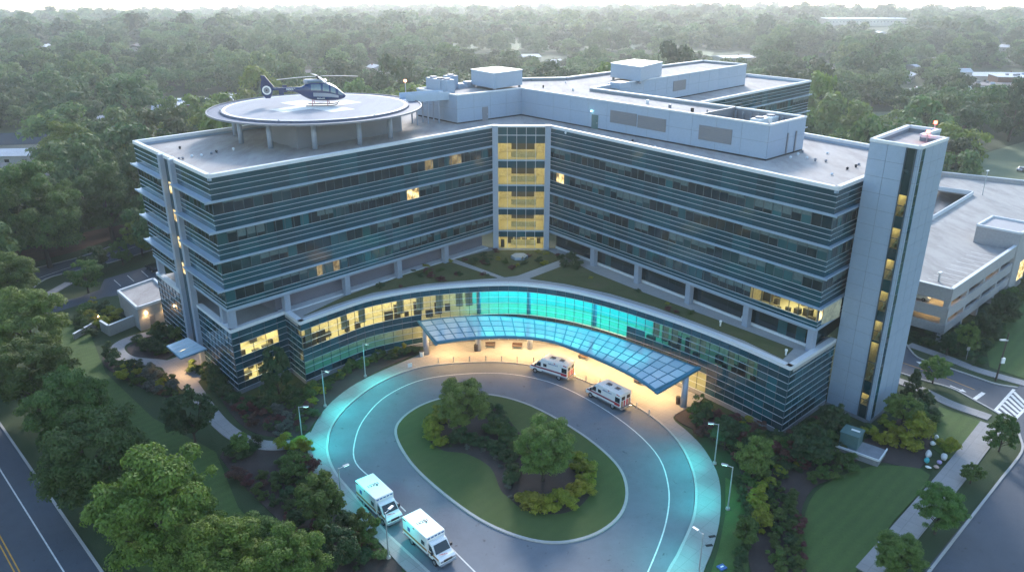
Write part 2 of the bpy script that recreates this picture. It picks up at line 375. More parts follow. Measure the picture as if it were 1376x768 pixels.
def pane_row(mb, p, q, z0, z1, pitch, skip=(), tilt=0.006, gap=0.0, power=1.0):
    L = dist(p, q); n = max(1, round(L / pitch)); d = unit(p, q)
    for i in range(n):
        a, b = L * i / n, L * (i + 1) / n; c = (a + b) / 2
        if any(s0 <= c <= s1 for s0, s1 in skip): continue
        j = [rnd.uniform(-tilt, tilt) for _ in range(3)]
        A = off(p, d, a, j[0]); B = off(p, d, b, j[1]); A2 = off(p, d, a, j[2]); B2 = off(p, d, b, j[1] + j[2] - j[0])
        mb.quad((*A, z0), (*B, z0), (*B2, z1), (*A2, z1), rnd.random() ** power)
def room(p, q, s0, s1, z0, z1, depth, root, ceil='roomlit', furn=True, clear=True, zfl=None, desk=0.75, wallm='roomwall'):
    d = unit(p, q); zf = z0 if zfl is None else zfl; zc = z1 + 0.02
    P = lambda s, t, z: (*off(p, d, s, -t), z)
    e = MB()
    e.quad(P(s0, depth, zf), P(s1, depth, zf), P(s1, depth, zc), P(s0, depth, zc))
    e.quad(P(s0, .02, zf), P(s0, depth, zf), P(s0, depth, zc), P(s0, .02, zc)); e.quad(P(s1, depth, zf), P(s1, .02, zf), P(s1, .02, zc), P(s1, depth, zc))
    if zf < z0: e.quad(P(s0, .05, zf), P(s1, .05, zf), P(s1, .05, z0), P(s0, .05, z0))
    r = W(e, 'lit_room', wallm, root)
    e = MB(); e.quad(P(s0, .02, zf), P(s1, .02, zf), P(s1, depth, zf), P(s0, depth, zf)); W(e, 'room_floor', 'roomfloor', r)
    e = MB(); e.quad(P(s0, .02, zc), P(s0, depth, zc), P(s1, depth, zc), P(s1, .02, zc)); W(e, 'room_ceiling', wallm, r)
    e = MB(); n = max(1, round((s1 - s0) / 2.6))
    for k in range(n):
        if n > 3 and rnd.random() < .18: continue
        a = s0 + (s1 - s0) * (k + .5) / n; w = min(.55, (s1 - s0) * .3)
        for t0, t1 in ((.35, depth * .42), (depth * .52, depth - .3)): e.quad(P(a - w, t0, zc - .03), P(a - w, t1, zc - .03), P(a + w, t1, zc - .03), P(a + w, t0, zc - .03))
    W(e, 'room_ceiling_light', ceil, r)
    if furn:
        e = MB(); s = s0 + .4; ang = math.atan2(d[1], d[0])
        while s < s1 - .5:
            w = rnd.uniform(.5, 1.5); h = rnd.choice([.75, .8, 1.1, 1.5]); t = rnd.uniform(.5, depth * .6)
            c = off(p, d, s + w / 2, -t); e.box((c[0], c[1], zf + h / 2), (w, rnd.uniform(.4, .8), h), ang)
            if rnd.random() < .5:
                c = off(p, d, s + w / 2, -depth + .4); e.box((c[0], c[1], zf + 1.0), (w * .8, .3, 2.0), ang)
            s += w + rnd.uniform(.15, .8)
        W(e, 'furniture', 'furn', r)
    if clear:
        e = MB(); e.quad(P(s0, 0, z0), P(s1, 0, z0), P(s1, 0, z1), P(s0, 0, z1)); W(e, 'glass_pane', 'clear', r)
    return r
def blinds(p, q, zl, ws):
    L = dist(p, q); n = max(1, round(L / 1.5)); d = unit(p, q); m_ = MB(); run = 0
    for i in range(n):
        run = run if rnd.random() < .6 else rnd.choice([0, 0, 0, .35, .6, .9, 1.2])
        h = run + rnd.uniform(-.08, .08)
        if h > .2: a, b = off(p, d, L * i / n + .07, .013), off(p, d, L * (i + 1) / n - .07, .013); m_.quad((*a, zl - .17 - h), (*b, zl - .17 - h), (*b, zl - .17), (*a, zl - .17))
    if m_.v: W(m_, 'blind', 'blind', ws)
def facade(p, q, lit=None, ledge=0.55, e0=0.0, e1=0.0, rich=True, shade_from=0.0, gaps=()):
    lit = lit or {}; L = dist(p, q); d = unit(p, q); g = list(gaps)
    P0, P1 = off(p, d, -min(e0, .16)), off(p, d, L + min(e1, .16))
    def segs(x0=0.0, x1=None):
        x1 = L if x1 is None else x1; cur = x0; out = []
        for a, b in g: out.append((cur, a)); cur = b
        out.append((cur, x1)); return out
    c = MB(); c.wall(P0, P1, ZT - .5, ZT, -.45, .16); W(c, 'coping', 'coping')
    for i in range(5):
        sp = MB(); ztop = ZT - .5 if i == 0 else LEDGE[i - 1] - 1.95
        zbot = ZB if i == 4 else LEDGE[i] - .15
        
        for xa, xb in segs(): sp = MB(); pane_row(sp, off(p, d, xa), off(p, d, xb), zbot, ztop, 3.0, (), .003); W(sp, 'spandrel_glass', 'spandrel')
    for i, zl in enumerate(LEDGE):
        sk = [(a, b) for a, b, *_ in lit.get(i, [])] + g
        cur = 0.0; ws = None
        for sa, sb_ in sorted(sk) + [(L, L)]:
            if sa - cur > .3: wm = MB(); pane_row(wm, off(p, d, cur), off(p, d, sa), zl - 1.95, zl - .15, 1.5, (), .008, power=1.6); ws = W(wm, 'window_strip', 'pane'); blinds(off(p, d, cur), off(p, d, sa), zl, ws)
            cur = max(cur, sb_)
        if rich:
            mm = MB(); n = round(L / 1.5)
            for k in range(n + 1):
                s = L * k / n
                if any(a < s < b for a, b in g): continue
                m_ = off(p, d, s); mm.wall(off(m_, d, -.035), off(m_, d, .035), zl - 1.95, zl - .15, -.05, .07)
            W(mm, 'mullion', 'mullion', ws)
        for a, b, *k in lit.get(i, []):
            if k and k[0] == 'pane':
                e = MB(); e.quad((*off(p, d, a), zl - 1.93), (*off(p, d, b), zl - 1.93), (*off(p, d, b), zl - .17), (*off(p, d, a), zl - .17)); W(e, 'lit_window', M['dimlit'] if b - a > 1.2 and i in (1, 3) and p is not L1 or i == 1 else M['faint'])
            else: room(p, q, a, b, zl - 1.95, zl - .15, 6.0, hosp, zfl=zl - 2.9)
        lm = MB()
        for x0, x1 in segs(-e0 * (ledge if e0 else 0) if False else -e0, L + e1):
            lm.wall(off(p, d, x0), off(p, d, x1), zl - .02, zl + .14, .0, ledge)
            if rich:
                lm.wall(off(p, d, x0), off(p, d, x1), zl + .163, zl + .25, ledge - .10, ledge)
                lm.wall(off(p, d, x0), off(p, d, x1), zl - .22, zl - .023, .004, .12)
        W(lm, 'sunshade', 'shade')
    for i in range(5):
        top = ZT - .5 if i == 0 else LEDGE[i - 1] - 1.95
        fm = MB(); zz = [top - .78, top - 1.56, top - 2.34] if i == 0 else [top - .02, top - .72, top - 1.44]
        if i == 4: zz = [top - .02, top - .62]
        for z in zz:
            for x0, x1 in segs(-min(e0, .2), L + min(e1, .2)): fm.wall(off(p, d, x0), off(p, d, x1), z - .03, z + .03, .012, .08)
        W(fm, 'fin_rail', 'fin')
    b = MB()
    for x0, x1 in segs(-min(e0, .1), L + min(e1, .1)): b.wall(off(p, d, x0), off(p, d, x1), ZB - .05, ZB + .28, -.3, .1)
    W(b, 'base_trim', 'shade')
M['dimlit'] = None
def dimlit():
    m, nt, b = mat('dim lit window')
    n = noise(nt, 1.1, 4, .7); c = ramp(nt, n, [(.36, (.05, .035, .015)), (.46, (.45, .30, .10)), (.6, (1.0, .80, .40))])
    nt.links.new(c, b.inputs['Emission Color']); b.inputs['Emission Strength'].default_value = .8
    b.inputs['Base Color'].default_value = (.03, .03, .03, 1); b.inputs['Roughness'].default_value = .1
    return m
M['dimlit'] = dimlit(); M['faint'] = M['dimlit'].copy(); M['faint'].node_tree.nodes['Principled BSDF'].inputs['Emission Strength'].default_value = .16
def sp_(p, q, u0, v0, u1, v1):
    a = hit(p, q, u0, v0)[0]; b = hit(p, q, u1, v1)[0]; return (min(a, b), max(a, b))
LL = dist(L1, L0); LR = dist(R0, R1)
sR = sp_(R0, R1, 1004, 398, 1091, 425)
litR = {3: [(round(sR[0] / 1.5) * 1.5, LR - .2)], 1: [(4.2, 5.7)]}
litR[1] = [(*sp_(R0, R1, 747, 270, 757, 275), 'pane')]
litL = {1: [(*sp_(L1, L0, 547, 262, 563, 258), 'pane')], 3: [(*sp_(L1, L0, 424, 352, 432, 349), 'pane'), (*sp_(L1, L0, 447, 345, 455, 342), 'pane')],
        0: [(*sp_(L1, L0, 571, 225, 582, 222), 'pane'), (*sp_(L1, L0, 604, 218, 620, 215), 'pane')]}
pil = [hit(L2, L1, 218, 207)[0], hit(L2, L1, 232.7, 216)[0]]
facade(L2, L1, ledge=1.1, gaps=[(pil[0], pil[1])], e0=.0)
facade(L1, L0, litL, e0=1.1)
facade(R0, R1, litR, e1=.55)
facade(R1, E2, {3: [(.4, 6.0, 'pane')]})
facade(J, K1, e1=.9); facade(K1, K2); facade(E2, J, rich=False)
for i in range(8, 12): facade(OUT[i], OUT[(i + 1) % 12], rich=False)
# pilasters and the narrow lit stair bay between them
dE = unit(L2, L1)
for s in pil:
    m_ = MB(); m_.wall(off(L2, dE, s - .5), off(L2, dE, s + .5), GZ, ZT + .02, -.2, .7); W(m_, 'pilaster', 'column')
g_ = MB(); pane_row(g_, off(L2, dE, pil[0] + .5), off(L2, dE, pil[1] - .5), .6, ZT - .5, 1.4); W(g_, 'bay_glass', 'spandrel')
for zl in LEDGE:
    e = MB(); a, b = off(L2, dE, pil[0] + 1.0, .06), off(L2, dE, pil[1] - 1.0, .06)
    e.quad((*a, zl - 2.1), (*b, zl - 2.1), (*b, zl - .3), (*a, zl - .3)); W(e, 'lit_window', M['dimlit'])
# roof slab, parapet backs, soffit
m_ = MB(); m_.prism(inset(OUT, .1), ZR - .3, ZR); W(m_, 'roof', 'roof')
inner = OUT
m_ = MB()
for i in range(12): m_.wall(OUT[i], OUT[(i + 1) % 12], ZR + .003, ZT - .51, -.4, -.05)
W(m_, 'parapet', 'panel')
m_ = MB(); m_.prism(inset(OUT, .12), ZB - .35, ZB - .06); W(m_, 'soffit', 'column')
# atrium bay between the wings
ax, bx = off(L0, unit(L0, R0), .2, .35), off(R0, unit(L0, R0), -.2, .35)
for c_ in (ax, bx):
    m_ = MB(); m_.box((c_[0], c_[1], (9.9 + ZT + .05) / 2), (1.0, 1.5, ZT + .05 - 9.9)); W(m_, 'atrium_column', 'column')
wa, wb = (ax[0] + .5, ax[1]), (bx[0] - .5, bx[1])
zones = [(27.3, 30.3), (22.6, 25.7), (18.1, 21.2), (13.7, 16.7), (10.0, 12.3)]
m_ = MB(); prev = ZT - .3
for z0, z1 in zones:
    pane_row(m_, wa, wb, z1, prev, 1.9); prev = z0
W(m_, 'atrium_spandrel', 'spandrel')
for z0, z1 in zones:
    r = room(wa, wb, 0.02, dist(wa, wb) - .02, z0, z1, 7.0, hosp, ceil='yellowroom', furn=z0 < 12)
    d = unit(wa, wb); m_ = MB()
    m_.wall(off(wa, d, 2.4, -2.2), off(wa, d, 7.2, -2.2), z0, z0 + 1.1, 0, .1); W(m_, 'gallery_rail', 'curtain', r)
    if z0 > 12:
        m_ = MB(); m_.wall(off(wa, d, 2.4, -4.5), off(wa, d, 6.8, -4.5), z0 + 1.0, z1 - .05, 0, .1); W(m_, 'dark_opening', 'furn', r)
    m_ = MB(); m_.wall(off(wa, d, 0), off(wb, d, 0), z0 - .28, z0 - .02, .02, .12); W(m_, 'floor_edge', 'shade', r)
m_ = MB()
for k in range(6): s = dist(wa, wb) * k / 5; m_.wall(off(wa, unit(wa, wb), s - .04), off(wa, unit(wa, wb), s + .04), 9.95, ZT - .3, .02, .14)
for z in (31.8, ZT - .3, 9.95): m_.wall(wa, wb, z - .06, z + .06, .021, .12)
W(m_, 'atrium_mullion', 'fin')
m_ = MB(); pk = (1.8, 138.6); m_.prism([(wa[0] - .4, wa[1] - .5), (wb[0] + .4, wb[1] - .5), R0, L0], ZT - .299, ZT + .03); W(m_, 'atrium_roof', 'coping')

# recessed storey: columns, set-back walls
dl, dr = unit(L1, L0), unit(R0, R1)
m_ = MB(); m_.wall(off(L1, dl, 9.2), off(L1, dl, LL - 1), 9.9, ZB - .36, -2.9, -2.6)
m_.wall(off(L1, dl, 9.2, -2.6), off(L1, dl, 9.2, -34), 9.9, ZB - .36, -.3, 0.0); W(m_, 'setback_wall', 'recess')
m_ = MB(); pane_row(m_, off(R0, dr, .8, -1.6), off(R1, dr, -.8, -1.6), 10.3, ZB - .36, 1.5, power=2.2)
pane_row(m_, off(R1, dr, -.8, -1.6), off(R1, unit(R1, E2), 20, -1.6), 10.3, ZB - .36, 1.5, power=2.2); W(m_, 'setback_window', 'pane')
m_ = MB(); m_.wall(off(R0, dr, .8), off(R1, dr, -.8), 9.9, 10.3, -1.7, -1.4); m_.wall(off(L1, dl, 9.2), off(L1, dl, LL - 1), 9.905, 10.15, -2.5, -.9); W(m_, 'setback_kerb', 'coping')
cols = [(L1, dl, s) for s in (.75,)] + [(L1, dl, hit(L1, L0, u, v)[0]) for u, v in ((387, 405), (468, 382), (538, 360), (601, 340))]
cols += [(R0, dr, hit(R0, R1, *f)[0]) for f in ((794, 362), (853, 382), (922, 404), (1000, 428))] + [(R1, dr, -.75)]
cols += [(L2, dE, s) for s in (.8, 10, 29)]
for o_, d, s in cols:
    m_ = MB(); c_ = off(o_, d, s, -.62); m_.box((c_[0], c_[1], (9.9 + ZB) / 2 - .18), (.95, .95, ZB - 9.9 - .36), math.atan2(d[1], d[0])); W(m_, 'column', 'column')

# ---- podium with the curved entrance front
N0 = (-35.2, 110.8); TL = (46.3, 100.8)
CP = [(-31.8, 106.6), (-27.8, 111.2), (-22.6, 116.3), (-14.6, 120.4), (-6.0, 122.4), (1.5, 122.6), (8.9, 120.1), (15.8, 115.5), (22.0, 110.0), (27.6, 104.2), (32.5, 98.2), (36.9, 92.0)]
CURVE = resample(spline(CP, 8), 52)
ROWS = [.6, 1.65, 2.7, 3.75, 4.8, 5.85, 6.9, 7.95, 9.0, 10.0]
def podium_run(pts, lit=lambda i, r, u: None, pitch=1.9, ext=0.0):
    fn, mu, cp, pl = MB(), MB(), MB(), MB(); sp, pn, cl = ([MB() for _ in range(4)] for _ in range(3)); RG = [0, 0, 0, 1, 1, 2, 2, 2, 3]
    for i in range(len(pts) - 1):
        p, q = pts[i], pts[i + 1]; u = proj((p[0] + q[0]) / 2, (p[1] + q[1]) / 2, 7)[0]
        for r in range(9):
            z0, z1 = ROWS[r], ROWS[r + 1]; k = lit(i, r, u)
            if k == 'none': continue
            tgt = (cl if k == 'clear' else (sp if r in (8, 4, 3) else pn))[RG[r]]
            pane_row(tgt, p, q, z0, z1, pitch, tilt=.002 if (k == 'clear' or r in (8, 4, 3)) else .006)
        for z in ROWS[:-1]: fn.wall(p, q, z - .03, z + .03, .012, .08)
        pl.wall(p, q, GZ, .55, -.25, .04); cp.wall(p, q, 10.0, ZP, -.75, .14)
        d = unit(p, q)
        n = max(1, round(dist(p, q) / pitch))
        for k in range(n): s = dist(p, q) * k / n; mu.wall(off(p, d, s - .03), off(p, d, s + .03), .6, 10.0, -.03, .06)
    for mb, nm, mt in [(m, 'podium_spandrel', 'spandrel') for m in sp] + [(m, 'podium_glass', 'podpane') for m in pn] + [(m, 'lobby_glass', 'clear') for m in cl]:
        if mb.v: W(mb, nm, mt)
    for mb, nm, mt in ((fn, 'podium_fin', 'fin'), (mu, 'podium_mullion', 'mullion'), (cp, 'podium_coping', 'coping'), (pl, 'plinth', 'plinth')):
        if mb.v: W(mb, nm, mt)
def curve_lit(i, r, u):
    if 412 < u < 566: return 'clear' if r in (5, 6, 7, 1, 2) else None
    if 566 <= u < 848: return 'clear' if r in (5, 6, 7, 4) or r < 3 else None
    if 848 <= u < 868: return 'clear' if r in (6, 7) else None
    if u >= 905 and u < 950 and r < 3: return 'clear'
    if 868 <= u < 1015: return 'clear' if r in (5, 6, 7) else None
    return None
podium_run(CURVE, curve_lit)
podium_run([off(L2, dE, 0), off(L2, dE, pil[0] - .5)], pitch=1.5); podium_run([off(L2, dE, pil[1] + .5), L1], pitch=1.5)
a_, b_ = sp_(L1, N0, 322, 460, 374, 450), sp_(L1, N0, 326, 520, 366, 512)
def nolit(i, r, u): return 'none' if i == 1 and r in (5, 6, 1, 2) else None
dN = unit(L1, N0); podium_run([L1, off(L1, dN, a_[0]), off(L1, dN, a_[1]), N0], nolit); podium_run([N0, CP[0]]); podium_run([CP[-1], TL])
for z0, z1 in ((5.85, 7.95), (1.65, 3.75)): room(L1, N0, a_[0], a_[1], z0, z1, 5.0, hosp, zfl=z0 - .9)
# interior behind the curved front: floors, back wall, ceiling lights, added glow strips
IN = offset_line(CURVE, -5.5); IN0 = offset_line(CURVE, -.3)
us = [proj(p[0], p[1], 7)[0] for p in CURVE]
def zone(lo, hi): 
    k = [i for i in range(len(CURVE)) if lo <= us[i] <= hi]; return max(0, k[0] - 1), min(len(CURVE) - 1, k[-1] + 1)
def strip_between(A, B, i0, i1, z): m = MB(); m.strip(A[i0:i1 + 1], B[i0:i1 + 1], z); return m
def wall_line(A, i0, i1, z0, z1):
    m = MB()
    for i in range(i0, i1): m.quad((*A[i], z0), (*A[i + 1], z0), (*A[i + 1], z1), (*A[i], z1))
    return m
i0, i1 = zone(425, 566); j0, j1 = zone(566, 632); k0, k1 = zone(632, 848); e0, e1 = zone(425, 1030); b0, b1 = zone(425, 530); d0, d1 = zone(868, 1030)
W(strip_between(IN0, IN, e0, e1, 4.7), 'lobby_floor', 'roomfloor'); W(strip_between(IN0, IN, e0, e1, .02), 'lobby_floor', 'roomfloor')
W(wall_line(IN, e0, e1, .02, 9.4), 'lobby_wall', 'roomwall')
W(strip_between(IN0, IN, i0, i1, 9.34), 'lobby_ceiling', 'roomwall')
for i in range(i0, i1):
    if i % 2 == 0:
        m_ = MB(); a_, b_, c_, d_ = lerp(IN0[i], IN[i], .12), lerp(IN0[i], IN[i], .8), lerp(IN0[i + 1], IN[i + 1], .8), lerp(IN0[i + 1], IN[i + 1], .12); m_.quad((*a_, 9.3), (*b_, 9.3), (*c_, 9.3), (*d_, 9.3)); W(m_, 'lobby_ceiling_light', 'roomlit'); W(strip_between(IN0, IN, j0, j1, 9.3), 'lobby_ceiling_light', emis('dim ceiling', (1, .8, .5), .9))
W(strip_between(IN0, IN, k0, k1, 9.3), 'teal_ceiling_or_added_glow', emis('teal ceiling', (.02, .78, .85), 5.0))
W(strip_between(IN0, IN, b0, b1, 3.9), 'teal_ceiling_or_added_glow', emis('added teal reflection glow', (.05, .60, .78), 1.0)); W(strip_between(IN0, IN, d0, d1, 9.3), 'teal_ceiling_or_added_glow', emis('added dim blue glow', (.10, .60, .75), .5))  # lower strip added to imitate a teal reflection; bluish one added for depth
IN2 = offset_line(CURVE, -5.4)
W(wall_line(IN2, k0, k1, 4.72, 9.28), 'teal_glow_wall', simple('wall tinted with teal glow', (.10, .52, .55), .7))  # teal ceiling glow on a white wall, put into the wall colour
W(strip_between(IN0, IN, j0, k1 + 8, 4.45), 'lobby_ceiling_light', emis('entrance ceiling', (1, .72, .36), 3.0))
rr = random.Random(4); fm, cm = MB(), MB()
for i in list(range(i0, j1)) + list(range(d0, d1)):
    for z in (4.7,):
        if rr.random() < .8:
            c_ = lerp(IN0[i], IN[i], rr.uniform(.15, .6)); d = unit(CURVE[i], CURVE[i + 1]); h = rr.choice([.8, 1.2, 2.0, 2.6])
            fm.box((c_[0], c_[1], z + h / 2), (rr.uniform(.6, 1.6), .5, h), math.atan2(d[1], d[0]))
    if rr.random() < .35:
        c_ = lerp(IN0[i], IN[i], .06); cm.box((c_[0], c_[1], 7.6), (1.2, .08, 2.6), math.atan2(d[1], d[0]))
W(fm, 'furniture', 'furn'); W(cm, 'curtain', 'curtain')
tl = MB()   # bright strip lamps and columns inside the teal hall
for u in (645, 662, 700, 716, 752, 777, 792):
    i = min(range(len(us)), key=lambda k: abs(us[k] - u)); c_ = lerp(IN0[i], IN[i], .25); tl.box((c_[0], c_[1], 9.05), (.9, .5, .16))
W(tl, 'spot_lamp', 'teallit')
for u in (642, 715, 790):
    i = min(range(len(us)), key=lambda k: abs(us[k] - u)); c_ = lerp(IN0[i], IN[i], .12); m_ = MB(); m_.cyl((*c_, .05), (*c_, 9.3), .38); W(m_, 'lobby_column', 'canopyframe', smooth=True)
# entrance doors under the canopy
for u in (640, 657, 668, 684, 700):
    i = min(range(len(us)), key=lambda k: abs(us[k] - u)); p, q = CURVE[i], CURVE[i + 1]; d = unit(p, q); m_ = MB()
    for s in (0, dist(p, q)): m_.wall(off(p, d, s - .06), off(p, d, s + .06), 0, 2.9, .02, .2)
    m_.wall(p, q, 2.8, 2.95, .021, .2); W(m_, 'entrance_door', 'fin')
# podium roof: slab, sedum, gravel bands
in_curve = offset_line(CURVE, -.8)
podp = [off(L2, dE, .2, -.3), off(L1, dl, .3, -.6), off(N0, dl, 0, -.5)] + in_curve + [off(TL, dr, 0, -.6), (30, 128), (7.2, 143.4), (-3.6, 143.4), (-30, 150)]
m_ = MB(); m_.prism(podp, 9.5, 9.9); W(m_, 'podium_roof', 'concrete')
greenL = atl([(408, 424), (448, 409), (500, 393), (570, 381), (640, 375), (668, 373), (600, 350), (580, 355), (520, 378), (465, 397)], 9.95)
greenM = atl([(678, 372), (612, 348), (650, 338), (667, 336), (735, 336), (757, 347), (695, 370)], 9.95)
greenR = atl([(712, 374), (770, 352), (800, 367), (860, 391), (930, 417), (1000, 443), (1066, 468), (1052, 482), (1000, 457), (940, 434), (880, 412), (820, 394), (760, 381)], 9.95)
for g_ in (greenL, greenM, greenR):
    m_ = MB(); m_.prism(g_, 9.904, 9.99); W(m_, 'green_roof', 'sedum')
hx = at(698, 345, 10.2); m_ = MB(); m_.prism([(hx[0] + 1.6 * math.cos(a), hx[1] + 1.6 * math.sin(a)) for a in [k * math.pi / 3 for k in range(6)]], 9.992, 10.5); W(m_, 'skylight', 'panel')
for u, v, r in ((999, 431, .35), (1056, 475, .2), (968, 436, .2)):
    c_ = at(u, v, 10.2); m_ = MB(); m_.cyl((*c_, 9.95), (*c_, 10.6), r * .6); m_.cyl((*c_, 10.6), (*c_, 10.9), r); W(m_, 'roof_vent', 'white', smooth=True)

# ---- rooftop penthouse
P0, P1, P2, P3, P4, PA = (-19, 158.7), (-10.4, 149.0), (1.9, 159.4), (38.4, 116.5), (46.6, 124.3), (15.8, 159.6)
RP1, RP2, PB1, PB2 = (60.6, 207.7), (51.6, 218.2), (12, 178), (-3.5, 175.5)
PEN = [P0, P1, P2, P3, P4, PA, RP1, RP2, PB1, PB2]; ZPT, ZPR = 38.2, 37.5
def panel_wall(p, q, z0, z1, w, rows, root, name='wall_panel', m='panel'):
    b = MB(); b.wall(p, q, z0, z1, -.3, 0); bs = W(b, name, 'joint', root)
    e = MB(); L = dist(p, q); n = max(1, round(L / w)); d = unit(p, q)
    for i in range(n):
        for k in range(rows):
            a, c = L * i / n + .03, L * (i + 1) / n - .03; za, zb = z0 + (z1 - z0) * k / rows + .025, z0 + (z1 - z0) * (k + 1) / rows - .025
            e.wall(off(p, d, a), off(p, d, c), za, zb, .003, .03)
    W(e, 'cladding', m, bs)
for i in range(10): panel_wall(PEN[i], PEN[(i + 1) % 10], ZR + .25, ZPT - .25, 4.6, 2, hosp, 'penthouse_wall')
m_ = MB(); m2 = MB()
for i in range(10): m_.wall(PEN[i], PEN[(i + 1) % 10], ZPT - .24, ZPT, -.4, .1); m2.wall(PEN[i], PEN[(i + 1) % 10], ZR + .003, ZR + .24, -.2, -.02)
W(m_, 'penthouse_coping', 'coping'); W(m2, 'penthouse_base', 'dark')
W1, W2 = (30.0, 126.4), (38.0, 134.2)
m_ = MB(); m_.prism(inset([P0, P1, P2, W1, W2, PA, RP1, RP2, PB1, PB2], .1), ZPR - .25, ZPR); W(m_, 'penthouse_roof', 'roof')
m_ = MB(); m_.wall(W1, W2, ZR, ZPT, 0, .3); m_.wall(W2, P4, ZR, ZPT - .3, .32, .45); W(m_, 'well_wall', 'louver')
m_ = MB()
for k in range(9): c_ = lerp(W2, P4, (k + .5) / 9); m_.box((c_[0] - .7, c_[1] - .7, 35.4), (.25, .25, 4.6), .8)
W(m_, 'well_post', 'joint')
for u, v in ((1020, 163), (1035, 160), (1043, 157)):
    c_ = at(u, v, 37.2); m_ = MB(); m_.box((c_[0], c_[1], 35.2), (2.6, 1.9, 5.0), .8); a = W(m_, 'air_handler', 'white', bevel=.08); m_ = MB(); m_.cyl((c_[0], c_[1], 37.7), (c_[0], c_[1], 37.95), .7); W(m_, 'fan', 'louver', a)
f4 = lambda x, y: (800 + x / 4.4387, 70 + y / 4.4387)
def louvre(p, q, a, b, c):
    s0, s1 = sp_(p, q, *a, *b); zt = hit(p, q, *a)[1]; zb = hit(p, q, *c)[1]; d = unit(p, q)
    m_ = MB(); m_.wall(off(p, d, s0), off(p, d, s1), zb, zt, .052, .1); fr = W(m_, 'louvre', 'louver'); m_ = MB(); n = max(4, int((zt - zb) / .28))
    for k in range(n): z = zb + (zt - zb) * (k + .5) / n; m_.wall(off(p, d, s0 + .06), off(p, d, s1 - .06), z - .05, z + .05, .102, .18)
    W(m_, 'louvre_blade', 'louver', fr)
louvre(P2, P3, f4(92, 345), f4(250, 374), f4(92, 418)); louvre(P2, P3, f4(256, 375), f4(425, 402), f4(256, 450)); louvre(P2, P3, f4(622, 433), f4(820, 462), f4(622, 520))
louvre(PA, RP1, f4(465, 175), f4(540, 165), f4(465, 235))
def door(p, q, u, vt, w, m):
    s, z = hit(p, q, u, vt); d = unit(p, q); m_ = MB(); m_.wall(off(p, d, s - w / 2), off(p, d, s + w / 2), ZR + .05, ZR + 2.6, .055, .13); dd = W(m_, 'roof_door', m)
    m_ = MB(); m_.wall(off(p, d, s + w / 2 - .25), off(p, d, s + w / 2 - .12), ZR + 1.1, ZR + 1.25, .131, .2); W(m_, 'handle', 'steel', dd)
door(P2, P3, 800, 155, 1.6, 'bluegreen'); door(P1, P2, 651.6, 150, 1.4, 'louver')
for u, v in ((1057, 190), (1068, 188)): 
    s, z = hit(P3, P4, u, v); d = unit(P3, P4); m_ = MB(); m_.wall(off(P3, d, s - .15), off(P3, d, s + .15), ZR + .3, 36.2, .055, .2); W(m_, 'wall_duct', 'louver')
s, z = hit(P2, P3, 796, 149); d = unit(P2, P3); m_ = MB(); c_ = off(P2, d, s, .3); m_.box((*c_, z), (.2, .15, .15)); W(m_, 'wall_lamp', 'polelit')
# plant boxes on the penthouse roof
def plant_box(pts, z0, z1, legs=True):
    m_ = MB(); m_.prism(pts, z0 + .6, z1); b = W(m_, 'plant_box', 'panel', bevel=.05)
    m_ = MB(); m_.prism([lerp(p, lerp(pts[0], pts[2], .5), -.02) for p in pts], z1 + .003, z1 + .18); W(m_, 'box_lid', 'coping', b)
    m_ = MB()
    for p in pts: c_ = lerp(p, lerp(pts[0], pts[2], .5), .12); m_.box((*c_, z0 + .3), (.5, .5, .6))
    W(m_, 'box_foot', 'louver', b)
plant_box(atl([(821, 85.5), (861, 91), (890, 84), (852, 80.5)], 41.0), ZPR, 41.0)
plant_box(atl([(633, 94), (664, 99.5), (702, 94.5), (668, 90.5)], 41.0), ZPR, 41.0)
for u, v in ((583, 122), (592, 124), (601, 125), (606, 119)):
    c_ = at(u, v, ZPR); m_ = MB(); m_.box((c_[0], c_[1], ZPR + 1.3), (2.0, 2.3, 2.6), .8); b = W(m_, 'cooling_unit', 'panel'); m_ = MB(); m_.cyl((c_[0], c_[1], ZPR + 2.6), (c_[0], c_[1], ZPR + 2.85), .7); W(m_, 'fan', 'louver', b)
for u, v, a, b_, h in ((618, 119, 1.6, 1.2, 1.0), (630, 117, 2.2, 1.4, 1.2), (648, 116, 2.0, 1.6, .9), (833, 118, 3.4, 2.6, 1.2), (822, 117, 1.2, 1.2, .9)):
    c_ = at(u, v, ZPR); m_ = MB(); m_.box((c_[0], c_[1], ZPR + h / 2), (a, b_, h), .8); W(m_, 'roof_unit', 'panel', bevel=.06)
rv = random.Random(3)
for (u, v) in [(770, 122), (820, 116), (760, 112), (730, 118), (870, 139), (900, 145), (930, 151), (950, 152), (715, 109), (780, 104)]:
    c_ = at(u, v, ZPR); m_ = MB(); m_.cyl((*c_, ZPR), (*c_, ZPR + rv.uniform(.4, .9)), rv.uniform(.12, .3)); W(m_, 'roof_vent', rv.choice(['louver', 'coping', 'dark']))
g5 = lambda x, y: (1060 + x * .2995, 150 + y * .2995)
for (u, v) in [g5(80, 212), g5(118, 222), g5(165, 227), g5(192, 285), g5(262, 260), g5(300, 250), g5(313, 240), g5(172, 190)] + [(232, 213), (241, 215), (246, 214), (258, 211), (271, 210), (284, 207), (291, 205), (314, 202), (242, 200), (1078, 205), (1072, 209), (1062, 213), (760, 180), (812, 186), (850, 190), (880, 198)]:
    c_ = at(u, v, ZR); h = rv.uniform(.1, .28); m_ = MB(); m_.cyl((*c_, ZR), (*c_, ZR + h), .14); m_.cyl((*c_, ZR + h), (*c_, ZR + h + .2), .26, .1); W(m_, 'roof_vent', rv.choice(['dark', 'louver', 'coping']))
